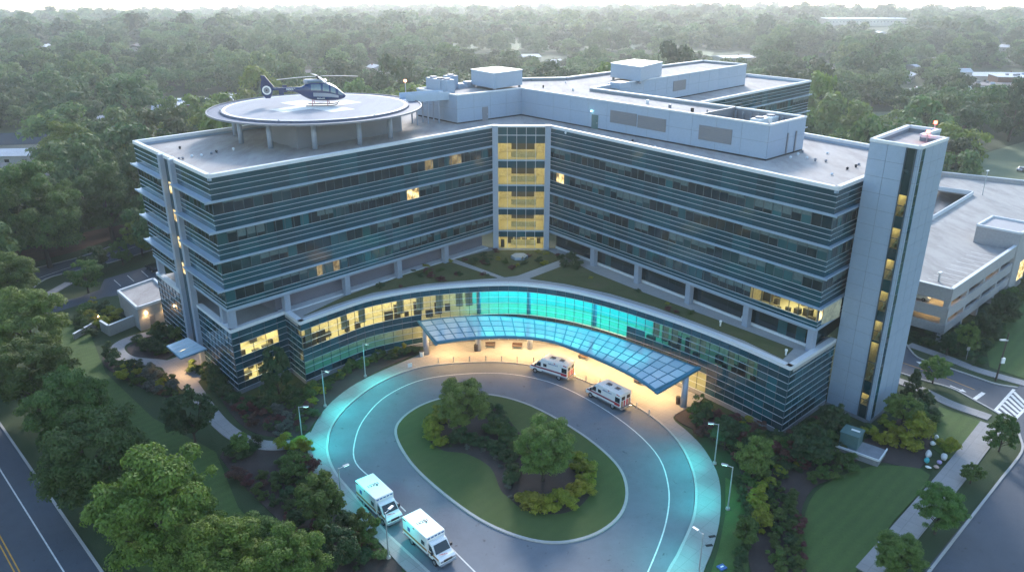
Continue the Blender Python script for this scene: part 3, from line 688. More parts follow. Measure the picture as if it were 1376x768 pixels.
# small glazed canopy at the left end door
m_ = MB(); sc_ = atl([(224, 464), (243, 481), (278, 468), (252, 453)], 4.0)
for k in range(5): a, b = lerp(sc_[0], sc_[1], k / 5 + .01), lerp(sc_[0], sc_[1], (k + 1) / 5 - .01); c2, d2 = lerp(sc_[3], sc_[2], (k + 1) / 5 - .01), lerp(sc_[3], sc_[2], k / 5 + .01); m_.prism([a, b, c2, d2], 3.95, 4.02)
sd = W(m_, 'side_canopy', 'canopyglass')
m_ = MB()
for k in range(4): m_.wall(sc_[k], sc_[(k + 1) % 4], 3.8, 3.94, -.1, .1)
W(m_, 'canopy_edge', 'canopyframe', sd)
m_ = MB(); c_ = lerp(sc_[1], sc_[3], .35); m_.cyl((*c_, 3.6), (*c_, 3.78), .25); W(m_, 'downlight', 'warmlit', sd)

# ================================================================== STAIR TOWER
T, TR, TLt = (50.4, 95.3), (56.9, 101.4), (46.4, 100.6); TN, TB1, TB2 = (54.6, 103.6), (59.0, 107.5), (56.2, 111.0); ZTW = 39.1
tower = thing('stair_tower', 'tall pale blue panelled stair tower with a strip of yellow lit windows', 'tower', (52, 102, GZ))
TP = [TLt, T, TR, TN, TB1, TB2]
def V(mb, name, m, parent=None, **k): return mb.build(name, m, parent or tower, world=True, **k)
dT = unit(TLt, T); sA, sB = hit(TLt, T, 1219, 197)[0], hit(TLt, T, 1233.5, 197)[0]
LT = dist(TLt, T)
def tpanel(p, q, z0, z1, w, rows): panel_wall(p, q, z0, z1, w, rows, tower, 'tower_wall')
tpanel(TLt, off(TLt, dT, sA), GZ, ZTW - .4, 2.2, 18); tpanel(off(TLt, dT, sB), T, GZ, ZTW - .4, 1.4, 18)
dTR = unit(T, TR); tpanel(off(T, dTR, 1.5), TR, GZ, ZTW - .4, 2.7, 18); tpanel(T, off(T, dTR, .45), GZ, ZTW - .4, 1.2, 18)
for i in range(2, 6): tpanel(TP[i], TP[(i + 1) % 6], GZ, ZTW - .4, 3.0, 18)
m_ = MB()
for i in range(6): m_.wall(TP[i], TP[(i + 1) % 6], ZTW - .39, ZTW, -.4, .1)
V(m_, 'coping', 'coping'); m_ = MB(); m_.prism(inset(TP, .1), ZTW - 1.2, ZTW - .9); V(m_, 'roof', 'roof')
tz = [(31.5, 27.6), (26.8, 22.8), (22.4, 18.4), (18.0, 14.0), (13.4, 9.6), (9.2, 5.3), (4.4, 1.6)]
tz = [(29.9, 32.7), (25.6, 28.3), (21.2, 24.0), (16.7, 19.5), (12.3, 15.2), (6.1, 12.0), (2.3, 4.1)]
pa, pb = off(TLt, dT, sA), off(TLt, dT, sB); m_ = MB(); prev = ZTW - .4
for z0, z1 in tz + [(GZ, GZ)]:
    if prev - z1 > .1: pane_row(m_, pa, pb, z1, prev, 1.6)
    prev = z0
V(m_, 'stair_glass', 'terr')
Wb = W
for z0, z1 in tz:
    r = room(pa, pb, .02, dist(pa, pb) - .02, z0, z1, 2.2, tower, ceil='yellowroom', furn=False)
    m_ = MB()
    for k in range(5): zz = z0 + (z1 - z0) * k / 5; m_.wall(off(pa, dT, .2 + .25 * k, -.8), off(pa, dT, .5 + .25 * k, -.8), zz, zz + .5, -.6, .3)
    V(m_, 'stair_flight', 'curtain', r); m_ = MB(); m_.wall(pa, pb, (z0 + z1) / 2 - .05, (z0 + z1) / 2 + .05, .01, .06); V(m_, 'transom', 'mullion', r)
m_ = MB(); m_.wall(pa, off(pa, dT, .12), GZ, ZTW - .4, .01, .16); m_.wall(off(pb, dT, -.12), pb, GZ, ZTW - .4, .01, .16); V(m_, 'strip_frame', 'mullion')
qa, qb = off(T, dTR, .45), off(T, dTR, 1.5); m_ = MB(); zz = ZTW - .4
while zz > 1: pane_row(m_, qa, qb, max(.3, zz - 1.5), zz - .06, 1.2, power=.8); zz -= 1.5
V(m_, 'side_glass', 'podpane')
m_ = MB(); m_.wall(TLt, T, GZ, .35, .06, .2); m_.wall(T, TR, GZ, .35, .06, .2); V(m_, 'plinth', 'plinth')
for u, v in ((1256, 171), (1246, 184)):
    c_ = at(u, v, ZTW - .2); m_ = MB(); m_.cyl((*c_, ZTW - .9), (*c_, ZTW + .3), .08); a = V(m_, 'beacon_post', 'steel'); m_ = MB(); m_.cyl((*c_, ZTW + .3), (*c_, ZTW + .65), .22); V(m_, 'beacon', 'redlit', a)

# ================================================================== HELIPAD
PC = (-34.5, 139.5); ZH = 37.5
pad = thing('helipad', 'round raised helipad deck with white cross on stubby columns above the left roof', 'helipad', (*PC, ZR))
def H(mb, name, m, parent=None, **k): return mb.build(name, m, parent or pad, world=True, **k)
circ = lambda r, n=72: [(PC[0] + r * math.cos(2 * math.pi * k / n), PC[1] + r * math.sin(2 * math.pi * k / n)) for k in range(n)]
m_ = MB(); m_.prism(circ(15.9), ZH - .75, ZH); H(m_, 'deck', 'pad')
def ring(r0, r1, z0, z1, name, m, parent=None, n=72):
    a, b = circ(r0, n), circ(r1, n); e = MB()
    for i in range(n):
        j = (i + 1) % n
        e.add([(*a[i], z1), (*b[i], z1), (*b[j], z1), (*a[j], z1), (*a[i], z0), (*b[i], z0), (*b[j], z0), (*a[j], z0)], [(0, 1, 2, 3), (7, 6, 5, 4), (1, 5, 6, 2), (0, 3, 7, 4)])
    return H(e, name, m, parent)
ring(15.35, 15.9, ZH + .004, ZH + .02, 'edge_line', 'white'); ring(15.95, 16.2, ZH - .7, ZH + .06, 'deck_rim', 'netting')
ring(16.25, 18.3, ZH - .35, ZH - .28, 'safety_net', 'netting'); ring(18.3, 18.5, ZH - .38, ZH - .1, 'net_rail', 'louver')
m_ = MB()
for k in range(36): a = 2 * math.pi * k / 36; m_.cyl((PC[0] + 16.2 * math.cos(a), PC[1] + 16.2 * math.sin(a), ZH - .45), (PC[0] + 18.4 * math.cos(a), PC[1] + 18.4 * math.sin(a), ZH - .28), .05, n=6)
H(m_, 'net_bracket', 'shade')
ca = math.radians(47); m_ = MB(); m_.box((*PC, ZH + .012), (16.0, 4.7, .016), ca); m_.box((PC[0] + 5.19 * math.cos(ca + 1.5708), PC[1] + 5.19 * math.sin(ca + 1.5708), ZH + .012), (4.7, 5.63, .016), ca); m_.box((PC[0] - 5.19 * math.cos(ca + 1.5708), PC[1] - 5.19 * math.sin(ca + 1.5708), ZH + .012), (4.7, 5.63, .016), ca); H(m_, 'cross_marking', 'roadpaint')
for k in range(12):
    a = 2 * math.pi * (k + .35) / 12; c_ = (PC[0] + 14.3 * math.cos(a), PC[1] + 14.3 * math.sin(a)); m_ = MB(); m_.cyl((*c_, ZR), (*c_, ZH - .75), .42, n=16); H(m_, 'column', 'column', smooth=True)
en = [at(358.7, 187.6, ZR), at(400.6, 200.4, ZR), at(539, 176.7, ZR)]; en.append((en[0][0] + en[2][0] - en[1][0], en[0][1] + en[2][1] - en[1][1]))
m_ = MB(); m_.prism(en, ZR, ZH - .78); H(m_, 'enclosure', 'louver')
m_ = MB(); pw0 = off(PC, unit(PC, (-12, 153)), 16.4); pw1 = (-12.6, 152.2)   # bridge to the penthouse
m_.wall(pw0, pw1, ZH - .5, ZH - .1, -1.6, 1.6); H(m_, 'walkway', 'shade'); m_ = MB(); m_.wall(pw0, pw1, ZH - .1, ZH + 1.0, 1.55, 1.6); m_.wall(pw0, pw1, ZH - .1, ZH + 1.0, -1.6, -1.55); H(m_, 'walkway_rail', 'shade')
for t in (.25, .5, .75):
    for o_ in (-1.3, 1.3): m_ = MB(); c_ = off(lerp(pw0, pw1, t), unit(pw0, pw1), 0, o_); m_.cyl((*c_, ZR), (*c_, ZH - .5), .14); H(m_, 'walkway_post', 'column')
for k, a in enumerate((20, 140, 200, 262, 318)): 
    a = math.radians(a); c_ = (PC[0] + 16.08 * math.cos(a), PC[1] + 16.08 * math.sin(a)); m_ = MB(); m_.cyl((*c_, ZH + .08), (*c_, ZH + .3), .1); H(m_, 'edge_lamp', 'coping')
c_ = at(545, 121, ZH); m_ = MB(); m_.cyl((*c_, ZR), (*c_, ZH + 1.6), .1); a_ = H(m_, 'beacon_post', 'steel'); m_ = MB(); m_.cyl((*c_, ZH + 1.6), (*c_, ZH + 2.0), .25); H(m_, 'beacon', emis('amber beacon', (1, .3, .15), 12), a_)

# ================================================================== ENTRANCE CANOPY
can = thing('entrance_canopy', 'long curved blue glass canopy over the hospital entrance drop-off', 'canopy', (4, 114, 0))
def K(mb, name, m, parent=None, **k): return mb.build(name, m, parent or can, world=True, **k)
inn = resample(spline(atl([(563, 432), (600, 427), (640, 424.5), (690, 426), (740, 433), (790, 443), (840, 458), (890, 476), (938, 494)], 4.9), 6), 25)
ouu = resample(spline(atl([(587, 459), (615, 455), (650, 452), (700, 452), (740, 457), (780, 471), (820, 488), (855, 506), (880, 523)], 5.5), 6), 25)
CAN_IN, CAN_OUT = inn, ouu
gl = MB(); fr = MB(); zA, zB = 4.9, 5.5
for i in range(25):
    for k in range(4):
        f0, f1 = k / 4 + .012, (k + 1) / 4 - .012; A0, A1 = lerp(inn[i], ouu[i], f0), lerp(inn[i], ouu[i], f1); B0, B1 = lerp(inn[i + 1], ouu[i + 1], f0), lerp(inn[i + 1], ouu[i + 1], f1)
        t0, t1 = .04, .96; z0, z1 = zA + (zB - zA) * f0, zA + (zB - zA) * f1
        gl.quad((*lerp(A0, B0, t0), z0), (*lerp(A1, B1, t0), z1), (*lerp(A1, B1, t1), z1), (*lerp(A0, B0, t1), z0))
K(gl, 'glass_panel', 'canopyglass')
for i in range(26):
    a, b = inn[i], ouu[i]; m_ = MB(); d = unit(a, b); L = dist(a, b); n = off(a, d, 0, .07); w = .075
    vs = []
    for (pt, z) in ((a, zA), (b, zB)):
        for sgn in (-w, w):
            for dz in (-.32, .06): q_ = off(pt, d, 0, sgn); vs.append((q_[0], q_[1], z + dz))
    m_.add(vs, [(0, 1, 3, 2), (4, 6, 7, 5), (0, 4, 5, 1), (2, 3, 7, 6), (1, 5, 7, 3), (0, 2, 6, 4)]); K(m_, 'rib', 'canopyframe')
for k, f in ((0, 0), (1, .25), (2, .5), (3, .75), (4, 1.0)):
    m_ = MB(); ln = [lerp(inn[i], ouu[i], f) for i in range(26)]; z = zA + (zB - zA) * f; th = .2 if k in (0, 4) else .06; dz = .34 if k in (0, 4) else .2
    for i in range(25): m_.wall(ln[i], ln[i + 1], z - dz, z + .035, -th, th)
    K(m_, 'edge_beam' if k in (0, 4) else 'purlin', 'canopyframe')
m_ = MB(); m_.wall(inn[25], ouu[25], 4.85, 5.2, -.5, .1); m_.wall(ouu[0], inn[0], 4.85, 5.2, -.3, .1); K(m_, 'end_beam', 'canopyframe')
for u, v in ((573, 475), (643, 470), (712, 468), (918, 545)):
    c_ = at(u, v, 0); m_ = MB(); m_.cyl((*c_, GZ), (*c_, 4.75), .5, .46, n=20); K(m_, 'column', 'column', smooth=True)
dl_ = []
for i in range(2, 25, 3):
    for f in (.35,):
        c_ = lerp(inn[i], ouu[i], f); z = zA + (zB - zA) * f - .4; m_ = MB(); m_.cyl((*c_, z), (*c_, z + .12), .2); K(m_, 'downlight', 'warmlit'); dl_.append((*c_, z - .1))
def lamp(kind, name, loc, col, power, parent_dir=None, size=.3, spot=None, blend=.6):
    l = bpy.data.lights.new(name, kind); l.energy = power * .7; l.color = col
    if kind == 'AREA': l.shape = 'DISK'; l.size = size
    else: l.shadow_soft_size = size
    if kind == 'SPOT': l.spot_size = math.radians(spot or 140); l.spot_blend = blend
    o = bpy.data.objects.new(name, l); C.objects.link(o); o.location = loc
    if parent_dir is not None: o.rotation_euler = parent_dir
    return o
for p in dl_: lamp('SPOT', 'canopy_lamp_light', p, (1.0, .60, .25), 2100, (0, 0, 0), .25, 165, .5)
#PART3
# ================================================================== GROUND, ROADS, PATHS
def sheet(pts, z, name, m, label, cat='ground'):
    e = MB(); e.prism(pts, z - .02, z, bottom=False, sides=False); return struct(e, name, m, label, cat)
def slab(pts, z, name, m, label, cat='ground'):
    e = MB(); e.prism(pts, GZ - .01, z, bottom=False); return struct(e, name, m, label, cat)
def band(center, w): return offset_line(center, -w / 2) + offset_line(center, w / 2)[::-1]
def kerb(line, label, w=.28, z=0.0, closed=False):
    ln = line + [line[0]] if closed else line; R = offset_line(line, w, closed); R = R + [R[0]] if closed else R
    e = MB(); e.strip(R, ln, z)
    for i in range(len(ln) - 1):
        e.quad((*ln[i], GZ), (*ln[i + 1], GZ), (*ln[i + 1], z), (*ln[i], z)); e.quad((*R[i], GZ), (*R[i], z), (*R[i + 1], z), (*R[i + 1], GZ))
    return struct(e, 'kerb', 'concrete', label, 'kerb')
def paint(line, w, z, label, m='roadpaint', name='road_marking'):
    e = MB(); e.strip(offset_line(line, -w / 2), offset_line(line, w / 2), z); return struct(e, name, m, label, 'marking')
# earth sheet with gently rising far hills
e = MB(); NX, NY = 60, 70
def gh(x, y):
    d = math.hypot(x, y)
    if d < 900: return GZ
    t = d - 900; z = GZ - t * .026 + min(1, t / 400) * 9 * (math.sin(x * .0027 + 1.3 + 2 * math.sin(y * .0031)) * .6 + math.sin(y * .0105 + x * .0016) * .6)
    return z - max(0, d - 2650) * .14
xs = [-2500 + 5000 * (0.5 + 0.5 * (abs(2 * t - 1) ** 1.8) * (1 if t > .5 else -1)) for t in [i / NX for i in range(NX + 1)]]
ys = [-150 + 4150 * (j / NY) ** 2 for j in range(NY + 1)]
vs = [(x, y, gh(x, y)) for y in ys for x in xs]
e.add(vs, [(j * (NX + 1) + i, j * (NX + 1) + i + 1, (j + 1) * (NX + 1) + i + 1, (j + 1) * (NX + 1) + i) for j in range(NY) for i in range(NX)])
struct(e, 'ground', 'earth', 'rough green ground running out under the woodland to the misty horizon')
# drop-off drive
outerL = [(10, 42), (0, 55)] + atl([(560, 755), (516, 714), (486, 679), (470, 660), (450, 636), (440, 614), (438.5, 595), (445, 570), (470, 540), (510, 512), (560, 493), (620, 486), (690, 486), (760, 500), (830, 530), (880, 560), (915, 595), (935, 640), (935, 690), (915, 740)]) + [(16.4, 65), (13.5, 58), (10.5, 44)]
DR = spline(outerL, 5)
sheet(DR, GZ + .004, 'drive_road', 'drive', 'worn grey asphalt drop-off loop in front of the entrance', 'road')
kerb(DR, 'pale concrete kerb round the outside of the drop-off loop', .3)
walkL = atl([(548, 768), (505, 722.6), (467, 690), (432, 655), (420, 630), (413, 600), (420, 575), (440, 545), (470, 520), (505, 501), (545, 484), (570, 473)])
walkL = spline([(4, 50), (-7, 62.5)] + walkL, 4)
facing = [off(p, (1, 0), 0) for p in offset_line(CURVE, .35)]
k0 = min(range(len(facing)), key=lambda k: dist(facing[k], walkL[-1])); cut = at(905, 562); k1 = min(range(len(facing)), key=lambda k: dist(facing[k], at(935, 540)))
walkR = spline(atl([(938, 541), (915, 552), (905, 562), (925, 580), (948, 605), (966, 642), (968, 690), (958, 735), (945, 768)]) + [(17, 58), (13, 44)], 4)
inner = offset_line(DR, .005)   # outside the kerb: to the right of travel is outside? travel is clockwise from the left
# choose the side of the kerb that lies away from the island
if dist(inner[30], (-1, 88)) < dist(DR[30], (-1, 88)): inner = offset_line(DR, -.005)
slab(walkL + facing[k0:k1 + 1] + walkR + inner[::-1], -.012, 'plaza_pavement', 'pave', 'pale concrete pavement and plaza round the drop-off loop', 'pavement')
lane = spline(atl([(545, 685), (510, 650), (478, 620), (477, 590), (490, 560), (520, 530), (570, 508), (640, 500), (700, 503), (760, 520), (830, 560), (880, 605), (898, 650), (895, 700), (870, 768)]) + [(9, 55)], 5)
paint(lane, .16, GZ + .008, 'curved white lane line round the drop-off loop'); paint(atl([(600, 728), (640, 768)]) + [(3, 57)], .16, GZ + .008, 'short white lane line ahead of the parked ambulances')
ISL = spline(atl([(530, 582), (540, 560), (570, 541), (612, 530), (660, 529), (715, 544), (780, 580), (828, 620), (844, 655), (836, 690), (802, 717), (752, 729), (700, 722), (642, 697), (585, 655), (548, 618)]), 5, True)
kerb(ISL, 'concrete kerb ring of the oval island', .35, 0.02, True); isl_in = offset_line(ISL, .36, True)
if dist(isl_in[0], (-1, 88)) > dist(ISL[0], (-1, 88)): isl_in = offset_line(ISL, -.36, True)
slab(isl_in, 0.0, 'island_lawn', 'isle', 'oval grass island inside the drop-off loop', 'lawn')
f6 = lambda x, y: (560 + x / 3.838, 500 + y / 3.838)
imul = spline([at(*f6(x, y)) for x, y in ((50, 330), (60, 240), (150, 200), (300, 180), (400, 180), (470, 240), (540, 320), (640, 420), (800, 470), (890, 500), (905, 600), (840, 690), (720, 730), (560, 710), (480, 650), (430, 600), (380, 490), (260, 420), (130, 400))], 4, True)
slab(imul, .02, 'mulch_bed', 'mulch', 'dark bark mulch bed in the middle of the oval island', 'bed')
for px_, lb in (([(284, 500), (300, 540), (330, 574), (370, 586), (408, 582), (425, 562), (452, 533), (500, 501), (545, 481), (563, 470), (540, 468), (470, 497), (412, 522), (350, 532), (318, 530)], 'dark mulch bed between the left wing and the curved pavement'),
                ([(300, 604), (408, 604), (425, 640), (467, 695), (510, 735), (540, 768), (450, 768), (372, 695), (318, 640)], 'dark mulch bed left of the drive below the footpath'),
                ([(190, 456), (215, 440), (248, 457), (222, 482), (182, 478), (170, 466)], 'mulch bed beside the curved footpath at the left end'),
                ([(140, 470), (150, 485), (205, 494), (232, 518), (246, 535), (215, 530), (170, 510), (140, 490)], 'mulch bed on the outer side of the curved footpath'),
                ([(918, 547), (945, 545), (1000, 570), (1050, 595), (1110, 560), (1160, 590), (1210, 560), (1240, 540), (1258, 560), (1250, 600), (1236, 628), (1190, 620), (1150, 618), (1120, 640), (1092, 655), (1076, 692), (1082, 768), (1010, 768), (1010, 700), (1000, 650), (985, 610), (950, 585), (908, 562)], 'wide dark mulch bed round the right corner of the building')):
    slab(spline(atl(px_), 3, True), -.08, 'mulch_bed', 'mulch', lb, 'bed')
slab(spline(atl([(1096, 660), (1140, 634), (1190, 624), (1250, 637), (1200, 700), (1148, 768), (1088, 775), (1080, 705)]), 3, True), -.06, 'lawn', 'lawn', 'mown lawn left of the right hand pavement', 'lawn')
slab(atl([(1258, 556), (1262, 545), (1322, 566), (1275, 616), (1252, 600)]), -.06, 'lawn', 'lawn', 'small lawn between the stair tower bed and the crosswalk', 'lawn')
slab(atl([(60, 440), (112, 425), (142, 500), (205, 560), (290, 606), (320, 680), (400, 768), (200, 790), (60, 560)]), -.09, 'lawn', 'lawn', 'shaded lawn behind the row of street trees', 'lawn')
slab(atl([(1320, 440), (1330, 405), (1380, 380), (1420, 430), (1420, 520), (1378, 508), (1330, 492)]), -.09, 'lawn', 'lawn', 'lawn below the parking garage at the right edge', 'lawn')
slab(atl([(975, 640), (1000, 655), (1008, 700), (1005, 790), (948, 790), (966, 735), (975, 690)]), -.09, 'lawn', 'lawn', 'strip of grass beside the right pavement', 'lawn')
for px_, w, lb in (([(207, 446), (172, 456), (157, 468), (172, 482), (215, 487), (236, 492)], 2.3, 'curved pale footpath at the left end'), ([(250, 505), (272, 538), (298, 570), (330, 591), (370, 598), (408, 592), (424, 582)], 2.2, 'pale footpath from the left end to the drive'),
                   ([(1168, 770), (1240, 686), (1290, 626), (1333, 570)], 2.9, 'long pale pavement along the right road'), ([(1203, 509), (1239, 523), (1278, 541.5), (1330, 560)], 2.0, 'pavement on the near side of the side road'), ([(1222, 462), (1270, 479), (1317, 497), (1380, 515)], 1.9, 'pavement on the far side of the side road')):
    slab(band(spline(atl(px_), 5), w), -.03, 'footpath', 'pave', lb, 'path')
slab(atl([(214, 487), (226, 506), (244, 523), (266, 512), (292, 492), (275, 470), (240, 478)]), -.026, 'terrace_pavement', 'pave', 'small paved forecourt under the left side canopy', 'pavement')
# left road
uL = unit((-43.0, 65.4), (-73.9, 97.0)); c0 = (-43.0, 65.4); P_ = lambda s, t: off(c0, uL, s, -t)   # t: metres to the left of the kerb
sheet([P_(-40, 0), P_(90, 0), P_(90, 24), P_(-40, 24)], GZ + .004, 'left_road', 'asphalt', 'dark asphalt road at the lower left corner', 'road')
kerb([P_(90, 0), P_(-40, 0)], 'pale kerb along the left road')
paint([P_(-40, 3.0), P_(90, 3.0)], .16, GZ + .008, 'solid white edge line on the left road')
for t in (6.35, 6.75): paint([P_(-40, t), P_(90, t)], .13, GZ + .008, 'double yellow centre line on the left road', 'yellowpaint')
# right road and side road
rc = spline(atl([(1219.5, 462), (1234, 479), (1265, 489.5), (1304, 502.5), (1338, 514), (1367, 519)]), 4); sl = spline(atl([(1205, 499), (1240, 510), (1278, 521), (1307, 536), (1340.6, 554.6), (1361.5, 570), (1370, 588), (1371, 606), (1345, 640)]), 5)
uR = unit((43.7, 65.4), (67.5, 87.4)); Q_ = lambda s, t: off((43.7, 65.4), uR, s, t)
rr_ = [Q_(-40, 0)] + sl[::-1] + rc + [(92, 116), (118, 104), Q_(-40, 26)]
sheet(rr_, GZ + .004, 'right_road', 'asphalt', 'asphalt road and junction at the lower right', 'road')
kerb([Q_(-40, 0), Q_(0, 0)] + sl[::-1], 'pale kerb along the right road and round the corner'); kerb(rc, 'kerb on the far side of the side road')
for s in (12.5, 26, 39, -2): paint([Q_(s, 7.1), Q_(s + 3, 7.1)], .16, GZ + .008, 'white lane dash on the right road')
A_ = atl([(1336.7, 550.7), (1363, 521.5)]); B_ = atl([(1359, 567), (1383, 542)])
paint(A_, .4, GZ + .008, 'crosswalk line on the building side'); paint(B_, .4, GZ + .008, 'crosswalk line on the road side')
for k in range(7): paint([lerp(lerp(*A_, (k + .5) / 7), lerp(*B_, (k + .5) / 7), .06), lerp(lerp(*A_, (k + .5) / 7), lerp(*B_, (k + .5) / 7), .94)], .5, GZ + .009, 'white crosswalk bar across the side road')
paint(atl([(1308, 536), (1322, 526)]), .6, GZ + .008, 'white stop bar on the side road'); paint(spline(atl([(1207, 484), (1240, 495), (1275, 508), (1310, 522)]), 3), .14, GZ + .008, 'amber centre line of the side road', 'yellowpaint')
def arrow(u, v, du, dv, lb):
    a, b = at(u - du, v - dv), at(u + du, v + dv); d = unit(a, b); e = MB(); e.strip([off(a, d, 0, -.12), off(b, d, -.9, -.12)], [off(a, d, 0, .12), off(b, d, -.9, .12)], GZ + .008)
    e.add([(*off(b, d, -.9, -.5), GZ + .008), (*off(b, d, -.9, .5), GZ + .008), (*b, GZ + .008)], [(0, 1, 2)]); struct(e, 'arrow_marking', 'roadpaint', lb, 'marking')
arrow(1288, 521, 11, 4.5, 'white lane arrow near the stop bar'); arrow(1239, 487, -8, -3, 'white lane arrow near the garage mouth')
# back road, parking bays and pine straw on the left
br_up = atl([(-20, 375), (39.6, 361), (98, 347), (146, 331), (200, 312)]); br_lo = atl([(-20, 430), (37.5, 391.7), (62.5, 374), (96, 364.6), (150, 352), (215, 332)])
sheet(spline(br_up, 3) + spline(br_lo, 3)[::-1], GZ + .004, 'back_road', 'asphalt', 'asphalt road curving behind the left end', 'road'); kerb(spline(br_up, 3), 'kerb above the back road'); kerb(spline(br_lo, 3)[::-1], 'kerb below the back road')
paint(spline(atl([(-20, 403), (40, 377), (100, 356), (150, 341), (205, 322)]), 3), .14, GZ + .008, 'pale lane line on the back road')
sheet(atl([(40, 409), (100, 400), (134, 388), (140, 374), (215, 352), (235, 385), (140, 398), (75, 418), (45, 425)]), GZ + .005, 'parking_lot', 'asphalt', 'small asphalt parking area beside the low annex', 'road')
for u, v in ((153, 375), (171, 369), (190, 363)): paint(atl([(u, v), (u + 9, v + 8)]), .15, GZ + .009, 'white parking bay line beside the annex')
slab(atl([(20, 356), (40, 352), (98, 338), (146, 322), (200, 304), (180, 298), (120, 310), (30, 336)]), -.1, 'pine_straw', 'pine', 'red brown pine straw bank above the back road', 'bed')
slab(band(atl([(46, 405), (93, 379)]), 2.0), -.03, 'footpath', 'pave', 'short footpath between back road and parking area', 'path')

# ================================================================== ANNEX, WALLS, GARAGE
an = thing('annex', 'low beige flat-roofed annex beside the left end of the hospital', 'building', (-68, 133, GZ))
def A(mb, name, m, parent=None, t=None, **k): return mb.build(name, m, parent or (t or an), world=True, **k)
ap = atl([(158, 391), (184, 414), (232, 398), (207, 374)], 4.3); a0 = (-63.2, 131.0)
e = MB(); e.prism(ap, GZ, 4.0); A(e, 'wall', 'concrete'); e = MB(); e.prism(ap, 4.003, 4.1); A(e, 'roof', 'roof'); e = MB()
for i in range(4): e.wall(ap[i], ap[(i + 1) % 4], 4.0, 4.5, -.3, .08)
A(e, 'coping', 'coping')
for t in (.2, .75):
    d = unit(ap[1], ap[2]); c_ = off(lerp(ap[1], ap[2], t), d, 0, .2); e = MB(); e.box((*c_, 3.0), (.35, .3, .3), .8); A(e, 'wall_lamp', 'warmlit'); lamp('SPOT', 'annex_lamp_light', (c_[0] + d[1] * .3, c_[1] - d[0] * .3, 2.9), (1, .6, .25), 120, (0, 0, 0), .15, 150)
e = MB(); d = unit(ap[1], ap[2]); c_ = lerp(ap[1], ap[2], .35); e.wall(off(c_, d, -.5), off(c_, d, .5), GZ, 2.1, .005, .06); dd = A(e, 'door', 'louver'); e = MB(); e.box((*off(c_, d, .35, .1), 1.0), (.1, .1, .1)); A(e, 'handle', 'steel', dd)
def run_wall(px_, h, label, m='concrete', name='garden_wall', w=.3, cat='wall'):
    pts = atl(px_); e = MB()
    for i in range(len(pts) - 1): e.wall(pts[i], pts[i + 1], GZ, h, -w / 2, w / 2)
    o = e.build(name, m); tag(o, label, cat); e = MB()
    for i in range(len(pts) - 1): e.wall(pts[i], pts[i + 1], h + .002, h + .1, -w / 2 - .05, w / 2 + .05)
    e.build('wall_cap', 'coping', o); return o
run_wall([(137, 443), (148, 450), (187, 434)], 1.8, 'grey screen wall in front of the annex yard'); run_wall([(100, 455), (129, 438)], .9, 'low pale retaining wall left of the annex yard')
lamp('SPOT', 'garden_lamp_light', (*at(135, 436), 1.6), (1, .62, .22), 160, (0, 0, 0), .15, 160)
e = MB(); e.cyl((*at(135, 436), GZ), (*at(135, 436), 1.5), .06); gl_ = e.build('garden_lamp', 'lamp'); tag(gl_, 'small warm garden lamp beside the annex yard wall', 'lamp'); e = MB(); e.cyl((*at(135, 436), 1.5), (*at(135, 436), 1.75), .16); e.build('lamp_head', 'warmlit', gl_)

gar = thing('parking_garage', 'pale concrete multi-storey parking garage behind the stair tower', 'garage', (95, 155, GZ))
def Gg(mb, name, m, parent=None, **k): return mb.build(name, m, parent or gar, world=True, **k)
G0, G1, G2, G3, G4 = (74.0, 121.6), (98.8, 144.8), (146, 190), (116.5, 208), (58, 138)
GP = [G4, G0, G1, G2, G3]; hole = [(91, 163.5), (114, 187.2), (107.5, 192.5), (84, 168.5)]
e = MB(); deckp = [G4, G0, G1, G2, G3, (107.5, 192.5), (114, 187.2), (91, 163.5), (84, 168.5)]; e.prism(deckp, 8.5, 8.8); Gg(e, 'top_deck', 'deck')
e = MB(); e.prism([G4, G0, G1, G2, G3], 5.3, 5.6); e.prism([G4, G0, G1, G2, G3], 2.2, 2.5); Gg(e, 'lower_deck', 'deck')
e = MB()
for i in range(5):
    p, q = GP[i], GP[(i + 1) % 5]
    for z0, z1 in ((7.5, 9.8), (4.4, 6.3), (1.6, 3.2)): e.wall(p, q, z0, z1, -.25, .2)
Gg(e, 'spandrel', 'gar'); e = MB()
for i in range(5): e.wall(GP[i], GP[(i + 1) % 5], 9.802, 9.95, -.3, .25)
for i in range(4): e.wall(hole[i], hole[(i + 1) % 4], 8.8, 9.8, -.2, 0)
Gg(e, 'parapet_cap', 'coping')
for i in range(5):
    p, q = GP[i], GP[(i + 1) % 5]; n = max(2, round(dist(p, q) / 9)); d = unit(p, q)
    for k in range(n + (1 if i == 4 else 0)): c_ = off(p, d, dist(p, q) * k / n + .45, -.35); e = MB(); e.box((*c_, 4.2), (.9, .9, 8.6), math.atan2(d[1], d[0])); Gg(e, 'column', 'gar')
e = MB(); d = unit(G0, G1)
for k in range(3):
    e.wall(off(G0, d, 1, -9), off(G1, d, -1, -9), (2.5, 5.6, GZ)[k], (5.2, 8.4, 2.1)[k], -.1, .1); dd = unit(G4, G0); e.wall(off(G4, dd, 2, -9), off(G0, dd, -9, -9), (2.5, 5.6, GZ)[k], (5.2, 8.4, 2.1)[k], -.1, .1)
Gg(e, 'inner_wall', simple('amber lit garage wall', (.38, .30, .16), .8))
